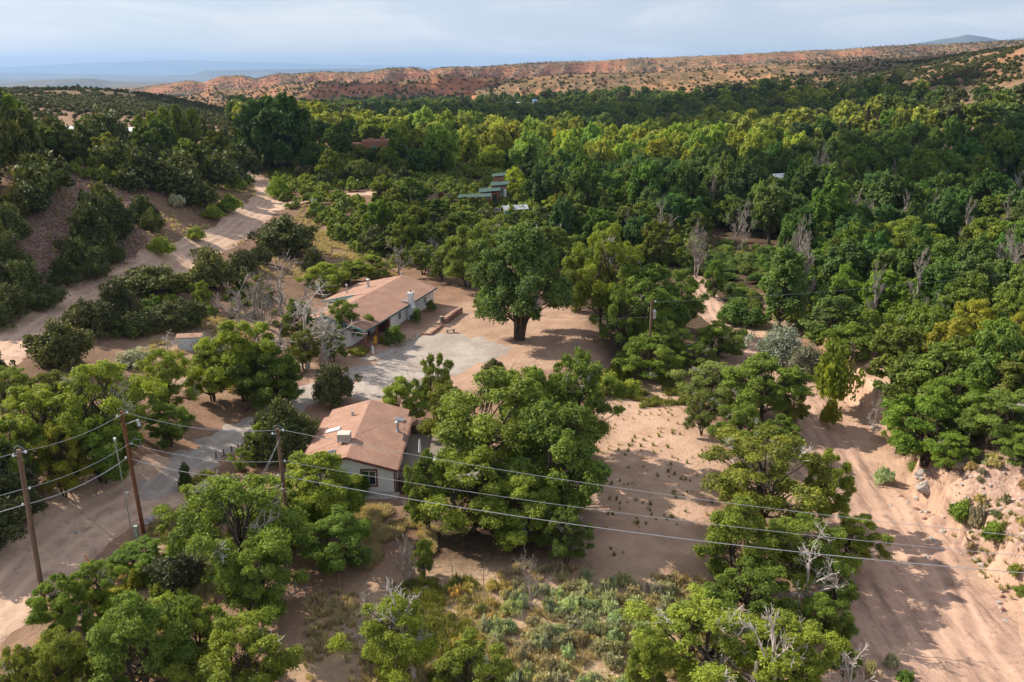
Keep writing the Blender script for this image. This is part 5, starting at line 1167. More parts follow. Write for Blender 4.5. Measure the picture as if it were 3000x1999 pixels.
# -- central elms right of the small house
E_ = 'elm'
T = [
 (E_,1150,860,1215,330,'largest elm of the clump right of the small house, crown over the deck side',0,(1.05,1.05,1)),
 (E_,1325,815,1100,200,'tall narrow elm at the right rear of the big central clump',1,(1.0,1.1,1)),
 (E_,1275,930,1260,260,'dark broad elm at the right of the central clump beside the sandy field',4,(.85,.95,.95)),
 (E_,1075,1040,1290,260,'light green elm in the lower left of the central clump, drooping over the yard',3,LIME),
 (E_,1200,1090,1300,210,'elm at the lower front of the central clump over the little red-roofed shed',2,BRIGHT),
 (E_,1030,880,1060,130,'small elm between the gravel yard and the deck',5,OLIVE),
 (E_,925,868,1000,110,'leaning young elm at the back corner of the small house',2,BRIGHT),
 (E_,1000,815,985,85,'slender sapling with open top behind the deck',0,(1,1,1)),
 (E_,1225,850,1110,200,'rounded elm at the back centre of the central clump',2,(.95,1.05,1)),
 (E_,985,1040,1250,100,'small elm just right of the deck stairs',4,(1,1.05,1)),
 (E_,1300,1170,1330,120,'low bushy elm at the front right foot of the central clump',1,(.8,.85,.9)),
 ('juniper',1135,825,885,55,'small dark juniper at the near edge of the gravel yard',0,None),
 # -- row between sandy field and wash
 (E_,1745,820,1010,190,'dense elm left of the wash, behind the olive-brown one',4,(.95,1.05,.95)),
 (E_,1640,835,985,190,'grey-green thin-leaved elm between sandy field and wash',3,GREY),
 (E_,1820,890,1005,90,'little elm leaning over the wash from the left bank',5,OLIVE),
 (E_,1745,1000,1290,290,'olive elm with bare grey branches in the middle of the row by the wash',3,OLIVE),
 (E_,1885,1040,1230,110,'bright green narrow elm on the right side of the row by the wash',0,LIME),
 (E_,1690,1150,1400,190,'elm with layered crown at the left side of the row by the wash',2,(1,1,.9)),
 (E_,1950,1185,1350,150,'lime-tipped elm branch crown reaching over the wash',1,LIME),
 (E_,1835,1190,1400,230,'elm above the hanging grey dead branches near the wash',5,(1,1.05,.9)),
 (E_,1720,1310,1500,200,'dark green elm below the layered one by the wash',4,(.85,.95,.85)),
 (E_,1880,1370,1510,130,'shaded elm at the foot of the grey dead branches',2,(.75,.85,.75)),
 (E_,1700,930,1085,150,'elm filling the gap in the row above the olive one',1,(.95,1.05,.9)),
 (E_,1790,955,1060,90,'low elm at the wash edge above the olive one',0,(.9,1.05,.85)),
 (E_,1610,900,1020,90,'small grey-green elm at the corner of the sandy field',3,GREY),
 ('dead_tree',1850,1200,1440,190,'grey leafless tree with hanging branches in the row by the wash',1,None),
 ('dead_tree',1745,985,1180,110,'bare twiggy top poking out of the olive elm row',0,None),
 # -- bottom right
 (E_,1600,1395,1640,330,'light green elm with pale dead tops at the bottom right',3,LIME),
 (E_,1790,1430,1670,270,'elm at the bottom right corner of the sagebrush, near the wash',1,LIME),
 (E_,1490,1450,1640,150,'thin elm with grey twigs at the bottom right of the sagebrush',5,(1.3,1.25,1.1)),
 (E_,1915,1290,1440,100,'small dark elm between the hanging grey branches and the wash',3,(.75,.88,.75)),
 (E_,1935,1480,1580,80,'low elm bush at the wash edge near the bottom',1,(.85,.95,.75)),
 ('snag',1770,1370,1640,190,'pale bare snag rising from the bottom right elms',0,None),
 ('snag',1640,1400,1600,120,'thin grey snag in the light green elm at bottom right',1,None),
 ('snag',1930,1480,1640,150,'white branching snag beside the wash at the bottom',1,None),
 # -- bottom centre
 (E_,915,1385,1625,230,'light green elm around the white snag at the bottom centre',5,LIME),
 (E_,1075,1480,1670,180,'low elm just right of the white snag at the bottom edge',0,(1.15,1.1,1)),
 ('snag',950,1330,1570,190,'white bare snag standing at the bottom centre',0,(1.4,1.4,1.4)),
 ('snag',845,1375,1520,110,'smaller white bare snag left of the bottom centre one',1,(1.3,1.3,1.3)),
 ('dead_tree',1225,1245,1410,100,'grey twiggy dead tree alone among the sagebrush',0,None),
 ('dead_tree',935,1225,1345,85,'half-dead black-stemmed sapling by the wire fence',2,None),
 (E_,975,1240,1340,55,'green shoot beside the black-stemmed sapling by the fence',2,None),
 # -- bottom left
 (E_,575,1095,1440,300,'big arching dark elm in the bottom left quarter',3,(.92,1.0,.9)),
 (E_,480,1110,1300,190,'elm in front of the rust-brown pole, left half of the arching clump',1,BRIGHT),
 (E_,735,1045,1260,190,'bright green elm hiding the left front of the small house',4,LIME),
 (E_,785,1180,1345,180,'round dark elm below the small house',2,(.85,1.0,.95)),
 (E_,600,1250,1500,220,'elm with hanging dead twigs below the arching clump',5,(.9,.98,.85)),
 (E_,660,1130,1290,170,'elm around the foot of the pole in front of the small house',0,(1.1,1.1,1)),
 (E_,320,1255,1345,140,'dark bright-leaved low elm right of the orange marker stake',4,(.9,1.1,.8)),
 (E_,155,1325,1480,130,'elm at the foot of the nearest pole',0,(1,1.1,.9)),
 (E_,225,1290,1420,110,'small elm between the nearest pole and the orange stake',3,(1,1.1,.9)),
 (E_,330,1375,1660,240,'dense dark elm in the bottom left corner thicket',2,(.85,.98,.95)),
 (E_,565,1430,1690,260,'light green elm in front of the arching clump at the bottom edge',1,LIME),
 (E_,150,1450,1640,170,'feathery yellow-green small tree at the bottom left corner',5,(1.25,1.15,1)),
 (E_,460,1380,1600,150,'elm between the corner thicket and the light green bottom elm',0,(1.05,1.1,.9)),
 (E_,60,1490,1650,110,'low elm bush at the very bottom left',3,(1.2,1.1,.9)),
 ('dead_tree',640,1290,1400,120,'grey twigs on the shaded side of the arching elm clump',1,None),
 ('juniper',415,1270,1370,110,'grey-green juniper bush in the weeds below the rust-brown pole',2,GREY),
 # -- left of drive
 ('juniper',655,925,1085,140,'dark juniper just left of the small house',0,(1,1.1,.9)),
 (E_,560,1030,1100,60,'small bushy elm on the near verge of the driveway',3,BRIGHT),
 ('juniper',590,1000,1075,70,'low juniper beside the driveway, left of the bright small elm',2,None),
 (E_,610,970,1080,80,'bright small elm in front of the dark juniper by the small house',2,LIME),
 ('juniper',770,838,950,100,'dark juniper between driveway and the small house roof',1,None),
 (E_,560,735,965,190,'bright green elm left of the dead grey crown, above the driveway',1,LIME),
 (E_,625,790,975,160,'dark right half of the elm pair above the driveway',2,(.8,.9,.85)),
 (E_,490,800,950,120,'elm at the left of the pair above the driveway',4,BRIGHT),
 (E_,385,805,990,150,'light elm in the row left of the driveway',5,LIME),
 (E_,250,830,1120,230,'large light green elm with grey branches left of the rust-brown pole',3,LIME),
 (E_,100,890,1120,230,'light green elm at the left edge above the lower road',1,LIME),
 (E_,30,845,990,150,'light elm at the left frame edge just below the upper road',5,BRIGHT),
 (E_,135,855,985,120,'olive elm below the road bend, between the edge elm and the large light green one',0,OLIVE),
 ('juniper',-10,800,905,70,'dark juniper at the left frame edge beside the upper road',1,DARK),
 (E_,40,960,1180,150,'elm at the left edge, lower half of the edge clump',4,BRIGHT),
 (E_,240,960,1150,170,'dark-trunked elm beside the steep dirt track',2,(.9,1.05,.85)),
 (E_,150,980,1170,120,'yellow-green elm leaning over the steep dirt track',0,YEL),
 (E_,395,930,1050,110,'small elm between track and driveway',2,(.95,1.05,.9)),
 (E_,315,880,1030,120,'elm with thin grey twigs right of the large light green one',3,(1.05,1.1,1)),
 ('juniper',15,1010,1190,130,'dark juniper against the left frame edge above the lower road',2,DARK),
 ('juniper',35,1090,1230,120,'second dark juniper at the left frame edge, lower',1,DARK),
 ('juniper',-30,1130,1290,160,'black-green juniper cut by the left frame edge',0,DARK),
 ('dead_tree',640,580,805,250,'large grey leafless tree left of the long house',0,None),
 ('dead_tree',705,640,850,250,'pale leafless tree with spreading limbs in front of the long house',1,None),
 ('dead_tree',600,620,790,120,'grey leafless tree behind the bright elm pair',2,None),
 (E_,790,690,815,110,'small leafy tree at the front left corner of the long house',5,(.9,.95,.9)),
 (E_,700,760,870,90,'half-bare olive tree left of the long house',3,OLIVE),
 ('dead_tree',390,760,815,80,'low grey leafless bush left of the metal shed',1,None),
 ('dead_tree',460,760,815,60,'low grey leafless bush left behind the metal shed',0,None),
 # -- bank below the upper road
 ('juniper',275,648,765,95,'conical dark juniper below the upper road',3,None),
 ('juniper',350,612,700,130,'flat-topped olive juniper beside the upper road',2,(1.3,1.3,1)),
 ('juniper',385,695,775,95,'rounded juniper on the bank under the flat-topped one',0,None),
 ('juniper',490,572,690,110,'tall olive juniper between upper road and dead grey tree',1,(1.15,1.15,.9)),
 (E_,468,645,715,45,'lime-green sapling on the shaded bank',1,LIME),
 ('juniper',215,690,790,100,'dark juniper on the road shoulder, left of the conical one',2,None),
 ('juniper',145,740,870,130,'large olive juniper at the road bend on the left',0,(1.2,1.2,.9)),
 ('juniper',180,700,760,60,'small lime juniper just above the large olive one at the bend',3,LIME),
 ('juniper',655,498,612,130,'big round juniper right of the upper road, above the dead tree',0,(1.1,1.15,.95)),
 ('juniper',560,575,640,70,'juniper on the road shoulder behind the dead tree',3,None),
 ('juniper',720,570,640,60,'dark juniper right of the dead tree top',1,None),
 (E_,745,605,700,110,'bright green bushy tree behind the long house, left one',2,LIME),
 (E_,850,587,665,100,'bright green bushy tree behind the long house, middle one',4,LIME),
 (E_,800,600,670,80,'smaller green bushy tree behind the long house',0,BRIGHT),
 (E_,972,560,652,90,'tree at the far end of the long house roof',1,(.95,1,.95)),
 (E_,1015,575,662,70,'tree just right of the far end of the long house',3,(.9,.95,.9)),
 ('dead_tree',920,545,640,80,'brown leafless thicket tree behind the long house',0,None),
 ('dead_tree',1000,540,620,60,'grey leafless tree in the shade behind the long house',2,None),
 ('juniper',865,520,595,70,'dark juniper on the grassy slope behind the long house',0,None),
 ('dead_tree',545,610,770,130,'grey leafless tree among the junipers on the bank left of the long house',0,None),
 ('dead_tree',755,690,850,130,'twisted pale leafless tree overhanging the left end of the long house',1,(1.2,1.2,1.2)),
 (E_,690,690,830,100,'half-leafy grey-green tree between the leafless ones and the long house',1,GREY),
 (E_,765,760,850,70,'small tree hiding the left end wall of the long house',3,(.9,1,.95)),
 (E_,640,830,960,110,'dark leafy tree at the foot of the leafless ones above the driveway',4,(.8,.9,.8)),
 ('juniper',430,690,770,90,'dark juniper above the metal shed',2,(.9,1,.8)),
 ('juniper',310,720,790,90,'dark juniper on the shaded bank left of the metal shed',3,(.9,1,.8)),
 ('juniper',600,560,620,50,'small juniper on the outer edge of the upper road',0,None),
 (E_,1490,770,905,150,'bushy tree right in front of the transformer pole foot',4,(.95,1.05,.9)),
 (E_,2080,500,640,120,'bright round tree upper right of the leafless poplars',0,BRIGHT),
 ('dead_tree',2150,640,760,90,'grey twiggy tree between the round dark elm and the bank',0,None),
 ('dead_tree',1600,500,640,80,'pale leafless tree at the upper edge of the meadow',2,None),
 ('dead_tree',1380,600,700,60,'bare grey tree left of the lime-crowned one',1,None),
 ('dead_tree',2000,900,1010,60,'dead grey brush on the face of the sandy bank',1,None),
 # -- big yard tree and company
 ('big_cottonwood',1195,520,780,265,'huge old tree with forked trunk standing in the dirt yard',0,(1.1,1.1,1.1)),
 (E_,1075,520,690,130,'pale green tree left behind the huge yard tree',0,(1.05,1.1,1.1)),
 (E_,1130,500,660,130,'tree directly behind the huge yard tree',3,(1.1,1.1,1)),
 (E_,1260,520,650,140,'dark tree right behind the huge yard tree',1,(.8,.85,.85)),
 (E_,1050,690,0,0,'',0,None),
 (E_,1385,520,800,150,'lime-crowned tall tree with bare grey trunk right of the yard',3,LIME),
 (E_,1330,560,740,110,'tree between the huge yard tree and the lime-crowned one',2,(.95,1,.9)),
 (E_,1475,610,835,190,'broad dark tree beside the transformer pole',4,(.8,.92,.85)),
 (E_,1560,620,800,150,'dark green tree right of the transformer pole',5,(.8,.92,.9)),
 (E_,1425,660,850,120,'tree with drooping shaded branches at the edge of the dirt yard',1,(.85,.95,.85)),
 (E_,1525,740,865,120,'bright lower tree in front of the transformer pole',0,(1.05,1.1,1)),
 (E_,1645,740,850,120,'tree overhanging the start of the wash',2,(1.05,1.1,1)),
 (E_,1600,790,880,90,'small tree left of the one overhanging the wash',3,(.9,1,.9)),
 # -- right of the wash
 ('poplar',1795,570,765,95,'green poplar with a bare white crown beside it, right of the meadow',0,(1.2,1.25,1.2)),
 ('dead_poplar',1850,535,760,75,'white leafless poplar top beside the green poplar',0,(1.3,1.3,1.3)),
 ('dead_poplar',1998,598,770,60,'narrow grey leafless poplar, left one of two',1,(1.2,1.15,1.1)),
 ('dead_poplar',2085,560,750,75,'narrow grey leafless poplar, right one of two',0,(1.2,1.15,1.1)),
 ('dead_tree',2310,515,680,110,'grey leafless tree at the right frame edge in the forest',2,None),
 ('dead_tree',1510,445,600,85,'pale leafless tree above the meadow among dark trees',0,(1.2,1.2,1.2)),
 ('dead_tree',1870,325,500,80,'large pale leafless tree in the dark forest',2,(1.2,1.2,1.2)),
 ('dead_tree',1985,430,560,80,'bare-topped tree in the middle of the right forest',0,None),
 ('olive',1792,742,840,95,'silvery olive bush at the left edge of the wash bend',0,(.60,.68,.74)),
 ('olive',1850,785,865,75,'grey-green bush right of the silvery olive bush',0,(.5,.5,.5)),
 ('willow',1907,775,945,85,'slender light green willow sapling on the sandy bank',0,LIME),
 ('willow',1905,905,985,40,'thin weedy willow shoot at the sand foot of the bank',1,YEL),
 (E_,1950,745,860,120,'elm behind the slender willow on the sandy bank',2,(1,1.1,.9)),
 ('dead_tree',1960,780,850,60,'grey brush heap tree right of the slender willow',1,None),
 (E_,2085,700,893,200,'leaning dark-limbed elm on the crest of the sandy bank',1,(.95,1.05,.8)),
 (E_,2225,690,880,150,'yellow-green elm right of the leaning one on the bank',5,YEL),
 (E_,2330,720,900,120,'yellow-green elm at the right frame edge above the bank',0,YEL),
 (E_,2270,800,960,170,'elm in the thicket at the right frame edge',2,(.95,1.1,.8)),
 (E_,2120,910,1120,190,'dense bright elm at the top of the right bank',4,(.9,1.1,.8)),
 (E_,2200,860,1030,160,'elm behind the dense bright one on the right bank',0,(.85,1,.8)),
 (E_,2300,900,1060,190,'grey-green elm at the right frame edge on the stony bank',3,(.9,.98,1)),
 (E_,2060,940,1060,80,'small open elm at the left of the right-bank thicket',5,(1,1.15,.9)),
 (E_,2180,1000,1110,110,'low green elm bush on the rim of the right bank',1,(.95,1.1,.8)),
 (E_,2350,1000,1100,130,'bush-like elm cut by the right frame edge',2,(.9,1,.9)),
 (E_,1930,640,770,110,'green elm right of the poplar pair',4,(.85,.98,.85)),
 (E_,2160,600,760,160,'round dark elm behind the yellow-green ones',4,(.85,1,.8)),
 (E_,2050,640,760,110,'round elm between the two leafless poplars',0,(.85,.98,.85)),
 (E_,2290,600,760,150,'bluish elm near the right frame edge',2,BLUE),
 (E_,2240,560,690,150,'broad bright elm upper right',1,(1,1.1,.85)),
 (E_,2010,545,680,120,'lime rounded elm behind the leafless poplars',5,(1.2,1.2,.9)),
 (E_,1640,600,700,60,'conifer-green narrow tree at the left of the meadow',2,(.9,1.1,.95)),
]
for k, X, top, base, W, lab, var, col in T:
    if not W: continue
    nm = {'elm': 'elm_tree', 'juniper': 'juniper_tree', 'dead_tree': 'dead_tree', 'snag': 'dead_snag', 'big_cottonwood': 'cottonwood_tree', 'poplar': 'poplar_tree', 'dead_poplar': 'dead_poplar_tree', 'olive': 'olive_bush', 'willow': 'willow_sapling'}[k]
    cat = 'tree' if k not in ('olive', 'willow') else ('bush' if k == 'olive' else 'sapling')
    base_ = base - (.23 * W if k in ('elm', 'juniper') else 0); gp = at_z(X, base_, -.5) if base_ > 1560 else None; base = base_
    place(k, nm, lab, cat, X, base, top, W * 1.06, pos=gp, var=var, color=col)
# shrubs by hand: column, top, foot, width, colour, label
for X, top, base, W, kind, col, lab in [
 (905,745,792,50,'bush',(.7,.8,.8),'dark round shrub against the porch of the long house'),(957,705,742,26,'bush',(.6,.7,.75),'dark climbing shrub left of the white chimney'),
 (990,685,715,22,'bush',(.6,.7,.75),'dark shrub by the far window of the long house'),(825,795,812,45,'bush',(1.2,1,.7),'low olive shrub under the small tree by the porch'),
 (880,770,790,18,'bush',YEL,'spindly yellow-green plant beside the planting bed'),(815,1110,1140,60,'bush',(.8,1,.9),'shrub growing up the front wall of the small house'),
 (785,1075,1145,70,'bush',(.75,.95,.8),'vine-like shrub left of the small house window'),(840,1080,1135,22,'willow',(.7,.9,.8),'thin upright shoot against the small house wall'),
 (430,1065,1130,30,'juniper',(.8,1,.8),'narrow dark shrub at the driveway edge'),(480,1080,1130,75,'bush',YEL,'yellow-green shrub beside the driveway, left of the dark juniper'),
 (490,468,505,45,'bush',LIME,'bright lime shrub on the road bank, middle one'),(450,520,552,45,'bush',LIME,'bright lime shrub on the road bank, lower one'),(372,540,588,60,'bush',(1.5,1.4,.9),'yellow-lime shrub below the red cut bank'),
 (530,440,490,50,'bush',(1.05,1.15,.8),'green shrub beside the white marker post'),(545,400,440,45,'bush',BRIGHT,'green shrub on the bend of the upper road'),
 (640,405,455,55,'bush',(1.1,1.2,.85),'green shrub at the fork of the upper road'),(405,448,475,40,'sage',None,'grey shrub alone on the road-cut slope'),
 (190,435,468,14,'juniper',(.9,1,.8),'tiny conical juniper on the bare gravel slope'),(740,465,495,35,'bush',(.6,.75,.7),'dark shrub below the pale blue road board'),
 (1395,855,905,75,'bush',(1.3,1.2,.9),'olive shrub on the low bank at the top of the sandy field'),(1450,870,905,60,'bush',(1.4,1.3,1),'pale shrub at the top edge of the sandy field'),(1430,820,870,60,'bush',(.9,.9,.7),'shrub at the foot of the dark bank by the yard'),
 (1690,690,745,75,'bush',(.6,.8,.9),'dark blue-green shrub at the meadow edge, left one'),(1735,700,752,60,'bush',(.65,.85,.95),'dark blue-green shrub at the meadow edge, right one'),
 (2210,1145,1190,50,'bush',(.95,1.05,.9),'green shrub on the face of the right bank, upper one'),(2285,1195,1240,55,'bush',(.95,1.05,.9),'green shrub on the face of the right bank, lower one'),(2245,1165,1200,40,'sage',(.9,.8,.8),'dry grey shrub between the two on the right bank'),
 (2030,1075,1110,45,'sage',(.8,1,.8),'grey-green shrub in the corner of the wash'),(2045,1500,1535,30,'sage',None,'sagebrush plant alone at the lower left edge of the wash'),(2080,1540,1565,40,'bush',(.8,1,1),'low green plant at the bottom edge of the wash'),(2000,1520,1560,30,'sage',(1.2,1.1,.8),'yellowish tuft at the bottom left edge of the wash'),
 (1840,885,905,40,'bush',YEL,'yellow-green weed tuft on the sand at the bend'),(1810,855,890,50,'bush',(1,1.05,.9),'green shrub left of the wash bend'),
 (1080,1500,1545,75,'sage',(.6,1.0,1.15),'blue-green sagebrush at the bottom centre, bluest of all'),(310,800,840,70,'olive',(1.1,1.1,1),'pale grey bush left of the metal shed'),(500,780,815,50,'olive',(.8,1,.8),'grey-green bush right of the metal shed')]:
    place(kind, {'bush': 'shrub', 'sage': 'sagebrush', 'juniper': 'juniper_shrub', 'willow': 'willow_shoot', 'olive': 'olive_bush'}[kind], lab, 'shrub', X, base, top, W * 1.08, color=col)

# ------------------------------------------------------------------ fields of plants
BLOCK_L = [(ROAD_C, 4.2), (BRANCH_C, 3.4), (LOWER_C, 5.5), (TRACK_C, 3.4), (DRIVE_C, 3.2)]
HOUSES = [np.array([(-21.5, 71), (-4.5, 71), (-4.5, 89.5), (-21.5, 89.5)]), np.array([(A0[0] + a * .30 - b * .954, A0[1] + a * .954 + b * .30) for a, b in ((-2, -1.5), (28, -1.5), (28, 17), (-2, 17))])]
CLEAR = [gpoly([(1040,462),(1215,440),(1225,520),(1040,520)]), gpoly([(945,445),(1045,440),(1045,465),(945,462)]), YARD, DIRTYARD]
MEADOW = gpoly([(1600,600),(1660,560),(1790,580),(1760,700),(1720,730),(1640,720),(1600,660)])
def free(x, y, r, extra=()):
    xa, ya = np.array([x]), np.array([y])
    for L, wd in BLOCK_L:
        if sd_line(xa, ya, L, wd)[0] < r * .85: return False
    if sd_line(xa, ya, WASH_C, WASH_W)[0] < r * .3: return False
    for P in HOUSES + CLEAR + list(extra):
        if sd_poly(xa, ya, P)[0] < r * .5: return False
    return True
def clash(x, y, r, f=.62):
    for a, b, c in OCC:
        if (a - x) ** 2 + (b - y) ** 2 < ((c + r) * f) ** 2: return True
    return False
for h_ in KEEP:   # keep the sight line to the far roofs open
    pass
def inpoly(P, x, y): return sd_poly(np.array([x]), np.array([y]), P)[0] < 0
rr = random.Random(99)
SIGHT = [(1030, 1225, 219, 486), (835, 912, 296, 338), (945, 1042, 218, 458), (300, 560, 180, 0)]
SIGHT = SIGHT[:3]
def fill(poly, n, kinds, label, group, size, tries=12, density=.62, colors=((1, 1, 1),), avoid=(), hvar=(.8, 1.25), cat='tree', names=None):
    """scatter individual plants of one stand over a ground polygon"""
    P = gpoly(poly) if not isinstance(poly, np.ndarray) else poly
    lo, hi = P.min(0), P.max(0); c = 0
    for _ in range(n * tries):
        if c >= n: break
        x, y = rr.uniform(lo[0], hi[0]), rr.uniform(lo[1], hi[1])
        k, nm, (w0, w1), (h0, h1), lab, ci = rr.choice(kinds)
        wm_ = rr.uniform(w0, w1); 
        if not inpoly(P, x, y) or clash(x, y, wm_ / 2, density) or not free(x, y, wm_ * .5, avoid): continue
        z = H(x, y); X, Y = proj(x, y, z + h0)
        if X < -60 or X > 2420: continue
        hm = rr.uniform(h0, h1)
        ok = True
        for (a, b, w_) in KEEP:      # do not hide the far roofs
            if y < b + 3 and b - y < 32 and abs(x / y * b - a) < w_ * .9 + wm_ * .3: ok = False
        if not ok: continue
        for X0, X1, yo, Ym in SIGHT:
            if X0 < X < X1 and y < yo: hm = min(hm, crest_z(Ym, y) - z)
        if hm < 1.8 and h0 > 3: continue
        zn = zone(x, y)
        col = colors[rr.randrange(len(colors))] if ci is None else ci
        place(k, nm, lab.format(zone=zn), cat, pos=(x, y, z), Hh=hm, Wm=wm_, color=tuple(c_ * rr.uniform(.88, 1.14) for c_ in col), group=('%s %s' % (group, zn)).strip() if '{zone}' in lab else group, tilt=(rr.gauss(0, .06), rr.gauss(0, .06)) if hm > 4 else None)
        c += 1
    return c
ZN = [((1120, 475), 'near the green-roofed cabins'), ((1870, 420), 'near the large pale leafless tree'), ((1510, 520), 'near the pale leafless tree above the meadow'), ((872, 345), 'around the adobe house'),
      ((1820, 640), 'beside the white-topped poplar'), ((1250, 400), 'in the sunlit belt beyond the cabins'), ((1550, 380), 'in the sunlit belt at the centre'), ((1850, 300), 'around the dark spruces'),
      ((2200, 450), 'on the right side of the valley'), ((2250, 330), 'below the right-hand hill'), ((1200, 300), 'far down the valley at the centre'), ((1550, 280), 'far down the valley right of centre'),
      ((2080, 620), 'behind the two leafless poplars'), ((620, 350), 'where the upper road enters the trees'), ((380, 370), 'on the hill above the red road cut'), ((80, 300), 'on the hilltop at the left'),
      ((900, 600), 'behind the long house'), ((1300, 560), 'behind the huge yard tree'), ((2200, 1000), 'on the right bank'), ((120, 560), 'on the gravel slope at the left'), ((1000, 330), 'beyond the adobe house')]
_zp = [(ground(*p)[:2], s) for p, s in ZN]
def zone(x, y): return min(_zp, key=lambda q_: (q_[0][0] - x) ** 2 / (1 + y * .002) + ((q_[0][1] - y) * .6) ** 2)[1]
CG = ((.9, .92, .92), (.72, .84, .84), (1.05, 1.05, .9), (.66, .8, .86), (.82, .95, .76), (1.25, 1.2, .9), (.78, .86, 1.0))  # tints darkened to deepen the shaded sides of the sunlit belt
DK = ((.62, .72, .7), (.75, .82, .72), (.58, .7, .74), (.9, .93, .75))
# left hill: junipers, specific ones first
for X, top, base, W in ((15,250,395,90),(90,355,455,110),(120,352,440,100),(75,415,490,80),(25,470,560,80),(20,540,640,100),(60,600,685,90),(105,655,708,80),(150,600,650,70),(30,655,730,85),(-10,690,755,80),(240,420,530,75),(215,470,590,100),(255,455,560,80),(275,455,545,60),(180,550,620,80),(220,570,640,70),(330,450,510,70),(350,480,530,50),(262,560,606,50),(270,320,400,80),(330,340,430,90),(380,370,440,80),(300,390,440,60),(440,395,470,80),(470,420,475,60),(420,350,420,80),(500,360,430,80),(550,330,410,90),(60,250,370,90),(130,270,360,80),(200,275,360,70),(20,200,370,80),(255,250,350,80)):
    place('juniper_mid' if top < 440 else 'juniper', 'juniper_tree', 'dense juniper ' + zone(*ground(X, base)[:2]), 'tree', X, base, top, W * 1.1, color=rr.choice(((.9, 1, .85), (1.1, 1.15, .9), (.8, .9, .8))), group='junipers ' + zone(*ground(X, base)[:2]))
JU = ('juniper_mid', 'juniper_tree', (3.8, 6.5), (3.6, 6.2), 'dark juniper {zone}', None)
EL = ('elm_mid', 'elm_tree', (6, 10), (6, 10), 'leafy green elm {zone}', None)
CW = ('cottonwood', 'cottonwood_tree', (9, 13), (11, 17), 'tall cottonwood {zone}', None)
CWS = ('cottonwood', 'cottonwood_tree', (6, 9), (8, 12), 'medium cottonwood {zone}', None)
SP_ = ('spruce', 'spruce_tree', (5, 7), (13, 18), 'dark pointed spruce {zone}', None)
fill([(-100,395),(230,385),(300,420),(560,440),(600,380),(560,330),(300,320),(-100,310)], 60, [JU, JU, JU, EL], '', 'trees', 6, colors=DK, density=.5)
fill([(-300,800),(-40,760),(30,600),(40,420),(-300,400)], 16, [JU], '', 'trees', 6, colors=DK)
fill([(640,455),(900,440),(1000,440),(1000,350),(900,330),(600,340),(590,395)], 75, [JU, EL, JU, CWS], '', 'trees', 7, colors=DK, density=.5)
fill([(870,600),(880,480),(1040,500),(1230,500),(1300,560),(1100,600),(960,610)], 48, [JU, EL, JU, EL], '', 'trees', 7, colors=DK, density=.5)
for X, top, base in ((905, 238, 400), (0, 0, 0)):
    pass
for X, top, base, W in ((655,218,400,130),(620,225,395,110),(590,240,400,90)):
    place('cottonwood', 'cottonwood_tree', 'towering dark cottonwood above the upper road, ' + {655: 'right one', 620: 'middle one', 590: 'left one'}[X], 'tree', X, base, top, W, color=(.72, .85, .8))
for X, top, base, W in ((355,258,345,40),(385,245,345,35),(415,242,345,40),(450,250,350,40),(325,265,350,35)):
    place('poplar', 'aspen_tree', 'bright yellow-green aspen on the left hill, ' + {355: 'second', 385: 'third', 415: 'fourth', 450: 'fifth', 325: 'first'}[X] + ' from the left', 'tree', X, base, top, W, color=(1.9, 1.6, .9), group='aspens on the left hill')
for X, top, base, W in ((25,215,330,70),(-20,200,340,90),(60,235,340,50)):
    place('cottonwood', 'cottonwood_tree', 'yellow-topped tree at the left frame edge on the hilltop, ' + {25: 'middle', -20: 'left', 60: 'right'}[X] + ' one', 'tree', X, base, top, W, color=(1.15, 1.15, .7))
for X, top, base, W in ((1985,242,340,35),(2035,258,330,45),(2010,280,360,30),(1945,275,350,30),(2065,262,345,38),(1925,280,355,28)):
    place('spruce', 'spruce_tree', 'dark brownish spruce in the right forest, ' + {1985: 'third', 2035: 'fifth', 2010: 'fourth', 1945: 'second', 2065: 'sixth', 1925: 'first'}[X] + ' from the left', 'tree', X, base, top, W, color=(.9, .7, .6), group='spruces in the right forest')
place('cottonwood', 'cottonwood_tree', 'pure yellow-leaved tree glowing in the middle of the sunlit belt', 'tree', 1275, 380, 303, 26, color=(4.2, 2.4, .4))
place('cottonwood', 'cottonwood_tree', 'lime-yellow cottonwood behind the adobe house', 'tree', 865, 350, 272, 75, color=(2.0, 1.7, 1.0))
place('elm', 'elm_tree', 'very bright lime tree among darker ones above the cabins', 'tree', 1180, 460, 385, 60, color=(2.0, 1.9, .8))
DT = ('dead_tree', 'dead_tree', (5, 8), (8, 12), 'bare grey leafless tree standing {zone}', (1.15, 1.1, 1.08)); DP = ('dead_poplar', 'dead_poplar_tree', (3.5, 5), (10, 14), 'narrow bare poplar standing {zone}', (1.15, 1.1, 1.05))
fill([(1200,600),(2400,700),(2400,430),(1300,430)], 22, [DT, DP], '', 'dead trees', 6, density=.75)
fill([(900,600),(1280,560),(1200,500),(900,500)], 7, [DT], '', 'dead trees', 6, density=.7)
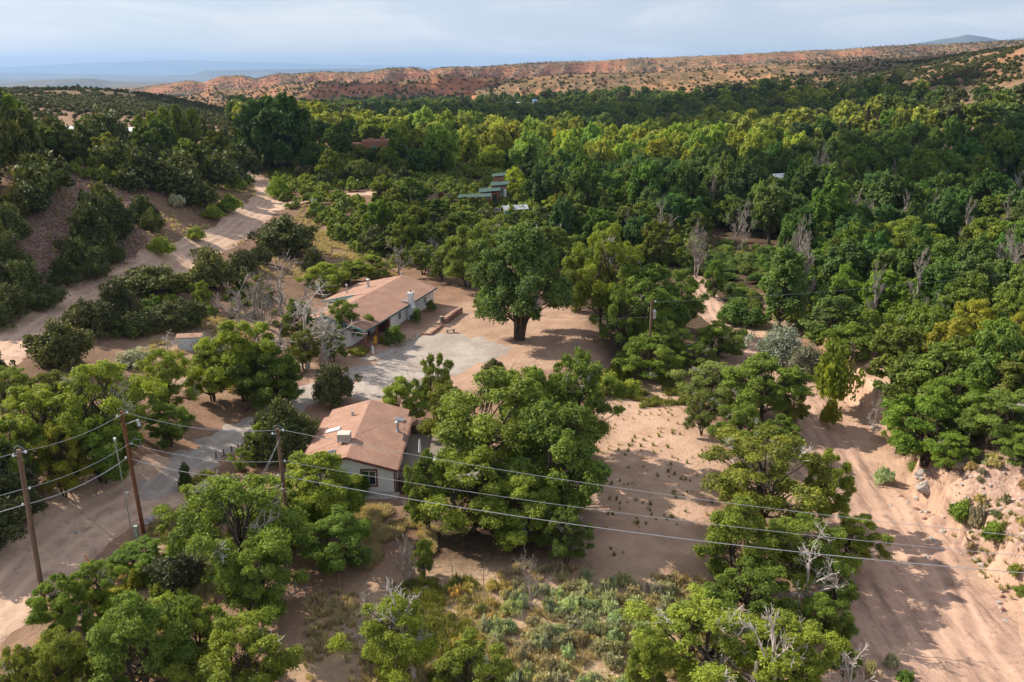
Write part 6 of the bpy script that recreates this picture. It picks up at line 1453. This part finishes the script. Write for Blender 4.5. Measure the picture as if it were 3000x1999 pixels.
# valley forest, nearest first
fill([(1230,640),(1330,600),(1420,640),(1600,600),(1620,520),(1400,500),(1200,520)], 34, [EL, EL, CWS, JU], '', 'trees', 8, colors=DK + CG, density=.5)
fill([(1780,720),(1960,840),(2353,860),(2560,800),(2500,560),(2000,560),(1800,620)], 60, [EL, EL, CWS], '', 'trees', 8, colors=CG, avoid=[MEADOW], density=.55)
fill([(2100,1060),(2420,980),(2500,860),(2200,860),(2040,860)], 18, [EL], '', 'trees', 8, colors=CG, density=.5)
fill([(1230,520),(1620,600),(1790,580),(1900,640),(2500,600),(2500,480),(1800,470),(1230,470)], 90, [CWS, CW, EL], '', 'trees', 8, colors=DK + CG, avoid=[MEADOW], density=.5)
fill([(1180,480),(2500,490),(2500,400),(1850,412),(1200,432)], 140, [CW, CW, CWS, EL], '', 'trees', 8, colors=CG + ((1.3, 1.25, 1), (1.2, 1.2, .9)), density=.5)
SUNLIT_TINTS = ((2.7, 2.15, 1.1), (2.2, 1.9, 1.0), (3.0, 2.4, 1.5), (1.7, 1.55, .9), (2.5, 2.2, 1.8))  # lime leaves with the brightness of the sunlit patch painted into the tint
fill([(880,410),(1200,430),(1850,410),(1760,322),(880,322)], 130, [CW, CW, CWS], '', 'trees', 8, colors=SUNLIT_TINTS, density=.5)
fill([(1700,395),(2500,400),(2500,320),(1750,320)], 45, [CW, CWS], '', 'trees', 8, colors=CG, density=.55)
fill(MEADOW, 60, [('bush', 'shrub', (2.2, 4.5), (1.4, 2.4), 'low blue-green shrub in the meadow left of the white-topped poplar', None)], '', 'meadow shrubs', 3, colors=((.75, .9, 1.1), (.85, .95, 1.2), (.7, .85, 1.0)), density=.42, cat='shrub')
# sagebrush flat
SAGE = gpoly([(1180,1350),(1330,1320),(1600,1345),(1590,1420),(1500,1480),(1560,1600),(1150,1620),(1090,1450)])
fill(SAGE, 95, [('sage', 'sagebrush', (.9, 1.9), (.7, 1.2), 'pale grey-green sagebrush on the flat at the bottom right of centre', None)], '', 'sagebrush', 1.5, colors=((1, 1, 1), (1.1, 1.08, .95), (.95, 1, .95), (1.2, 1.18, 1.05)), density=.5, cat='shrub')
fill([(1000,1360),(1180,1340),(1150,1480),(1050,1500)], 12, [('sage', 'sagebrush', (.8, 1.4), (.6, 1.0), 'small yellowish rabbitbrush on the dry grass left of the sagebrush', None)], '', 'rabbitbrush', 1.5, colors=((1.3, 1.05, .6), (1.15, 1, .6)), density=.6, cat='shrub')
fill([(380,1290),(470,1320),(420,1400),(200,1568),(60,1540),(230,1380)], 34, [('bush', 'shrub', (1.2, 2.4), (.8, 1.8), 'weedy green shrub in the bottom left corner thicket', None)], '', 'corner shrubs', 2, colors=(LIME, (1.1, 1.1, .8), (1.3, 1.2, .9)), density=.45, cat='shrub')
fill([(60,860),(250,760),(420,720),(640,740),(620,640),(420,650),(300,700)], 60, [('bush', 'shrub', (1.2, 2.6), (.9, 1.8), 'mixed shrub on the bank below the upper road', None)], '', 'bank shrubs', 2, colors=((.9, .9, .7), (1.1, 1.1, .8), (.7, .8, .7)), density=.5, cat='shrub')

fill([(2060,1060),(2110,1130),(2170,1220),(2353,1400),(2353,1340),(2220,1190),(2130,1080)], 16, [('bush', 'shrub', (.8, 1.8), (.6, 1.3), 'scraggly shrub along the foot of the right bank', None)], '', 'bank foot shrubs', 2, colors=((.8, .85, .7), (1.1, 1, .7), (.7, .75, .7)), density=.5, cat='shrub')
fill([(2200,1080),(2353,1060),(2353,1260),(2260,1220)], 12, [('sage', 'dry_shrub', (.8, 1.6), (.5, .9), 'dry grey tuft on the stony slope at the right edge', None)], '', 'right slope tufts', 2, colors=((.8, .75, .7), (1, .85, .6)), density=.5, cat='shrub')
def stuff_points(poly_w, n, seed, ok=None):
    rng = np.random.default_rng(seed); lo, hi = poly_w.min(0), poly_w.max(0)
    p = lo + rng.random((n * 3, 2)) * (hi - lo); p = p[sd_poly(p[:, 0], p[:, 1], poly_w) < 0][:n]
    k = np.ones(len(p), bool)
    for L, wd in BLOCK_L: k &= sd_line(p[:, 0], p[:, 1], L, wd * .8) > 0
    k &= sd_line(p[:, 0], p[:, 1], WASH_C, np.array(WASH_W) * .8) > 0
    for P in HOUSES + [YARD]: k &= sd_poly(p[:, 0], p[:, 1], P) > 0
    if ok is not None: k &= ok(p)
    p = p[k]; return np.stack([p[:, 0], p[:, 1], height(p[:, 0], p[:, 1]) - .03], 1)
tufts_dry = [gen_tuft(900 + i) for i in range(3)]; tufts_green = [gen_tuft(910 + i, mat='leaf_weed', Hh=.85) for i in range(2)]
rng = np.random.default_rng(5)
def grass(name, polys, n, meshes, s0, s1, seed, thr=.45):
    P = np.concatenate([stuff_points(gpoly(p), n, seed + i, lambda q_: fbm(q_[:, 0] / 3.5, q_[:, 1] / 3.5, 3, 40 + seed) > thr) for i, p in enumerate(polys)])
    s = rng.uniform(s0, s1, len(P)); scatter_stuff(name, P, rng.uniform(0, 6.3, len(P)), np.stack([s * 1.2, s * 1.2, s], 1), meshes, seed)
grass('dry_grass', [[(700,1380),(1000,1290),(1300,1300),(1620,1330),(1650,1600),(700,1620)], [(800,1160),(1000,1180),(1000,1290),(780,1330)], [(740,480),(880,520),(900,610),(690,600)], [(100,360),(600,420),(560,560),(300,700),(100,660)], [(700,470),(1000,600),(900,640),(560,640)], [(330,740),(560,720),(620,900),(330,900)], [(380,1180),(520,1240),(480,1420),(180,1600),(20,1560),(250,1330)]], 3000, tufts_dry, .35, .8, 1, .5)
grass('green_weeds', [[(380,1190),(560,1230),(480,1400),(180,1600),(20,1560),(250,1330)], [(1380,850),(1560,860),(1600,930),(1440,940)], [(900,1340),(1100,1330),(1050,1600),(860,1600)]], 1000, tufts_green, .4, .85, 2, .53)
grass('sparse_weeds', [[(1395,905),(1560,900),(1660,1080),(1600,1290),(1330,1290),(1230,1240),(1400,1000)], [(2150,1050),(2353,1040),(2353,1400),(2200,1250)], [(60,380),(300,400),(350,640),(60,700)]], 330, tufts_dry + tufts_green, .25, .55, 3, .5)
# undergrowth filling the forest floor between the trunks
def under(poly, n, seed, s0, s1, meshes=None):
    P = stuff_points(gpoly(poly), n, seed); s = rng.uniform(s0, s1, len(P)); return P, s
UG = [under([(1230,640),(1330,600),(1600,620),(1620,520),(2500,560),(2500,390),(1100,390),(1180,520)], 2200, 50, .8, 1.7), under([(870,610),(640,470),(600,350),(1100,350),(1230,520),(1000,610)], 1100, 51, .6, 1.3),
      under([(1780,720),(1960,830),(2500,880),(2500,560),(1800,600)], 700, 52, .5, 1.2), under([(2100,1080),(2440,980),(2440,850),(2040,860)], 160, 53, .4, .9), under([(-100,400),(300,430),(600,430),(600,330),(-100,310)], 500, 54, .6, 1.1)]
P = np.concatenate([a for a, b in UG]); s = np.concatenate([b for a, b in UG])
und = [gen_bush(950 + i, 900, .34, 'leaf_elm', R=1.6, Hh=2.4, m=7) for i in range(3)]
scatter_stuff('undergrowth', P, rng.uniform(0, 6.3, len(P)), np.stack([s, s, s], 1), und, 9)
# gravel on the open slope
P = stuff_points(ROCKY[0], 5000, 61); s = rng.uniform(.05, .22, len(P)); 
peb = [MB().lump((0, 0, .2), (1, .8, .6), 30 + i, 6, 4, .25).mesh('gravel_stone', M['stone_red']) for i in range(2)]
scatter_stuff('slope_gravel', P, rng.uniform(0, 6.3, len(P)), np.stack([s, s, s], 1), peb, 10)

# ------------------------------------------------------------------ far forest and scrub
lod = [gen_elm(800 + i, 1500, 1.0, 'leaf_cotton', R=4.4, Hh=12, nb=16, br=1.6, z0=2, sub=4, upright=.2) for i in range(4)]
lodm = []
M['leaf_sunlit_tint'] = leafmat('sunlit_tint_cottonwood_leaves', (.26, .32, .065), trans=.34)  # lit copy of the cottonwood leaf, sunlight put into its lime colour
for i, d in enumerate(lod):
    d['crown'].materials.clear(); d['crown'].materials.append((M['leaf_cotton'], M['leaf_elm'], M['leaf_cotton'], M['leaf_juniper'])[i]); lodm.append(d['crown'])
FAR_E = [(-100, 0), (540, 0), (560, 700), (640, 900), (900, 1550), (1180, 1900), (1400, 1350), (1600, 1000), (1800, 800), (2000, 640), (2200, 540), (2353, 500), (2600, 470)]
rng = np.random.default_rng(77)
yy = np.sqrt(rng.uniform(300 ** 2, 1950 ** 2, 42000)); Xs = rng.uniform(480, 2560, len(yy)); x = (Xs - CX) / FPX * yy
ye = np.interp(Xs, *np.array(FAR_E, float).T) + (fbm(x / 90, yy / 90, 3, 4) - .5) * 260
k = (yy < ye) & (yy > 385 + (fbm(x / 40, yy / 40, 2, 8) - .5) * 40)
dens = rng.random(len(yy)) < np.where(fbm(x / 60, yy / 60, 3, 12) > .40, 1, .35)
k &= dens
x, yy = x[k], yy[k]
ok = np.ones(len(x), bool)
for a, b, w_ in KEEP: ok &= ~((yy < b + 4) & (b - yy < 40) & (np.abs(x / yy * b - a) < w_))
x, yy = x[ok], yy[ok]
LIM = [(480, 230), (560, 226), (900, 222), (1200, 214), (1400, 208), (1500, 205), (1600, 200), (1800, 190), (2000, 186), (2200, 198), (2353, 192), (2600, 190)]
zz = height(x, yy); pr = np.array([proj(a, b, c + 10) for a, b, c in zip(x, yy, zz)]); k = pr[:, 1] > np.interp(pr[:, 0], *np.array(LIM, float).T); x, yy = x[k], yy[k]
# thin to a spacing
order = rng.permutation(len(x)); grid = {}; keep = []
for i in order:
    c = 6.5; gx_, gy_ = int(x[i] // c), int(yy[i] // c)
    if any(((x[j] - x[i]) ** 2 + (yy[j] - yy[i]) ** 2) < c * c for dx in (-1, 0, 1) for dy in (-1, 0, 1) for j in grid.get((gx_ + dx, gy_ + dy), ())): continue
    grid.setdefault((gx_, gy_), []).append(i); keep.append(i)
x, yy = x[keep], yy[keep]; z = height(x, yy); s = rng.uniform(.7, 1.25, len(x))
big = vnoise(x / 35, yy / 35, 3); s *= .75 + .5 * big
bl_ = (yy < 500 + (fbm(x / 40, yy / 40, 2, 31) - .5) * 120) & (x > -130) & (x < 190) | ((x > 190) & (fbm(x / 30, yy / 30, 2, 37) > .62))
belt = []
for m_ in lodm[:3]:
    c_ = m_.copy(); c_.materials.clear(); c_.materials.append(M['leaf_sunlit_tint']); belt.append(c_)
for nm_, kk, ms in (('valley_forest', ~bl_, lodm), ('sunlit_tint_valley_forest', bl_, belt)):
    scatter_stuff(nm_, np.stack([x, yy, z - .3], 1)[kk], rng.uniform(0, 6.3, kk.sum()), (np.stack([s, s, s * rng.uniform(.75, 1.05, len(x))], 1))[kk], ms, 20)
print('far trees', len(x), 'things', len(OCC))
# scrub on the hills
scr = KIND['scrub']['v']
yy = np.sqrt(rng.uniform(330 ** 2, 2700 ** 2, 150000)); Xs = rng.uniform(-250, 2650, len(yy)); yy[:55000] = rng.uniform(1350, 2900, 55000); near_ = rng.random(len(yy)) < .25; yy[near_] = rng.uniform(400, 1000, near_.sum()); x = (Xs - CX) / FPX * yy
ye = np.interp(Xs, *np.array(FAR_E, float).T)
k = ((yy > ye + 10) | (Xs < 560) | (yy > 1050)) & (fbm(x / 70, yy / 70, 4, 14) + rng.random(len(yy)) * .35 > np.where(yy > 1300, .50, np.where(Xs > 2000, .70, np.where(Xs < 600, .57, .585))))
k &= (yy > 420) | (Xs < 560) | (Xs > 2000)
x, yy = x[k], yy[k]; z = height(x, yy); s = rng.uniform(.5, 1.35, len(x))
scatter_stuff('hillside_scrub', np.stack([x, yy, z - .1], 1), rng.uniform(0, 6.3, len(x)), np.stack([s, s, s * .9], 1), scr, 21)
print('scrub', len(x))
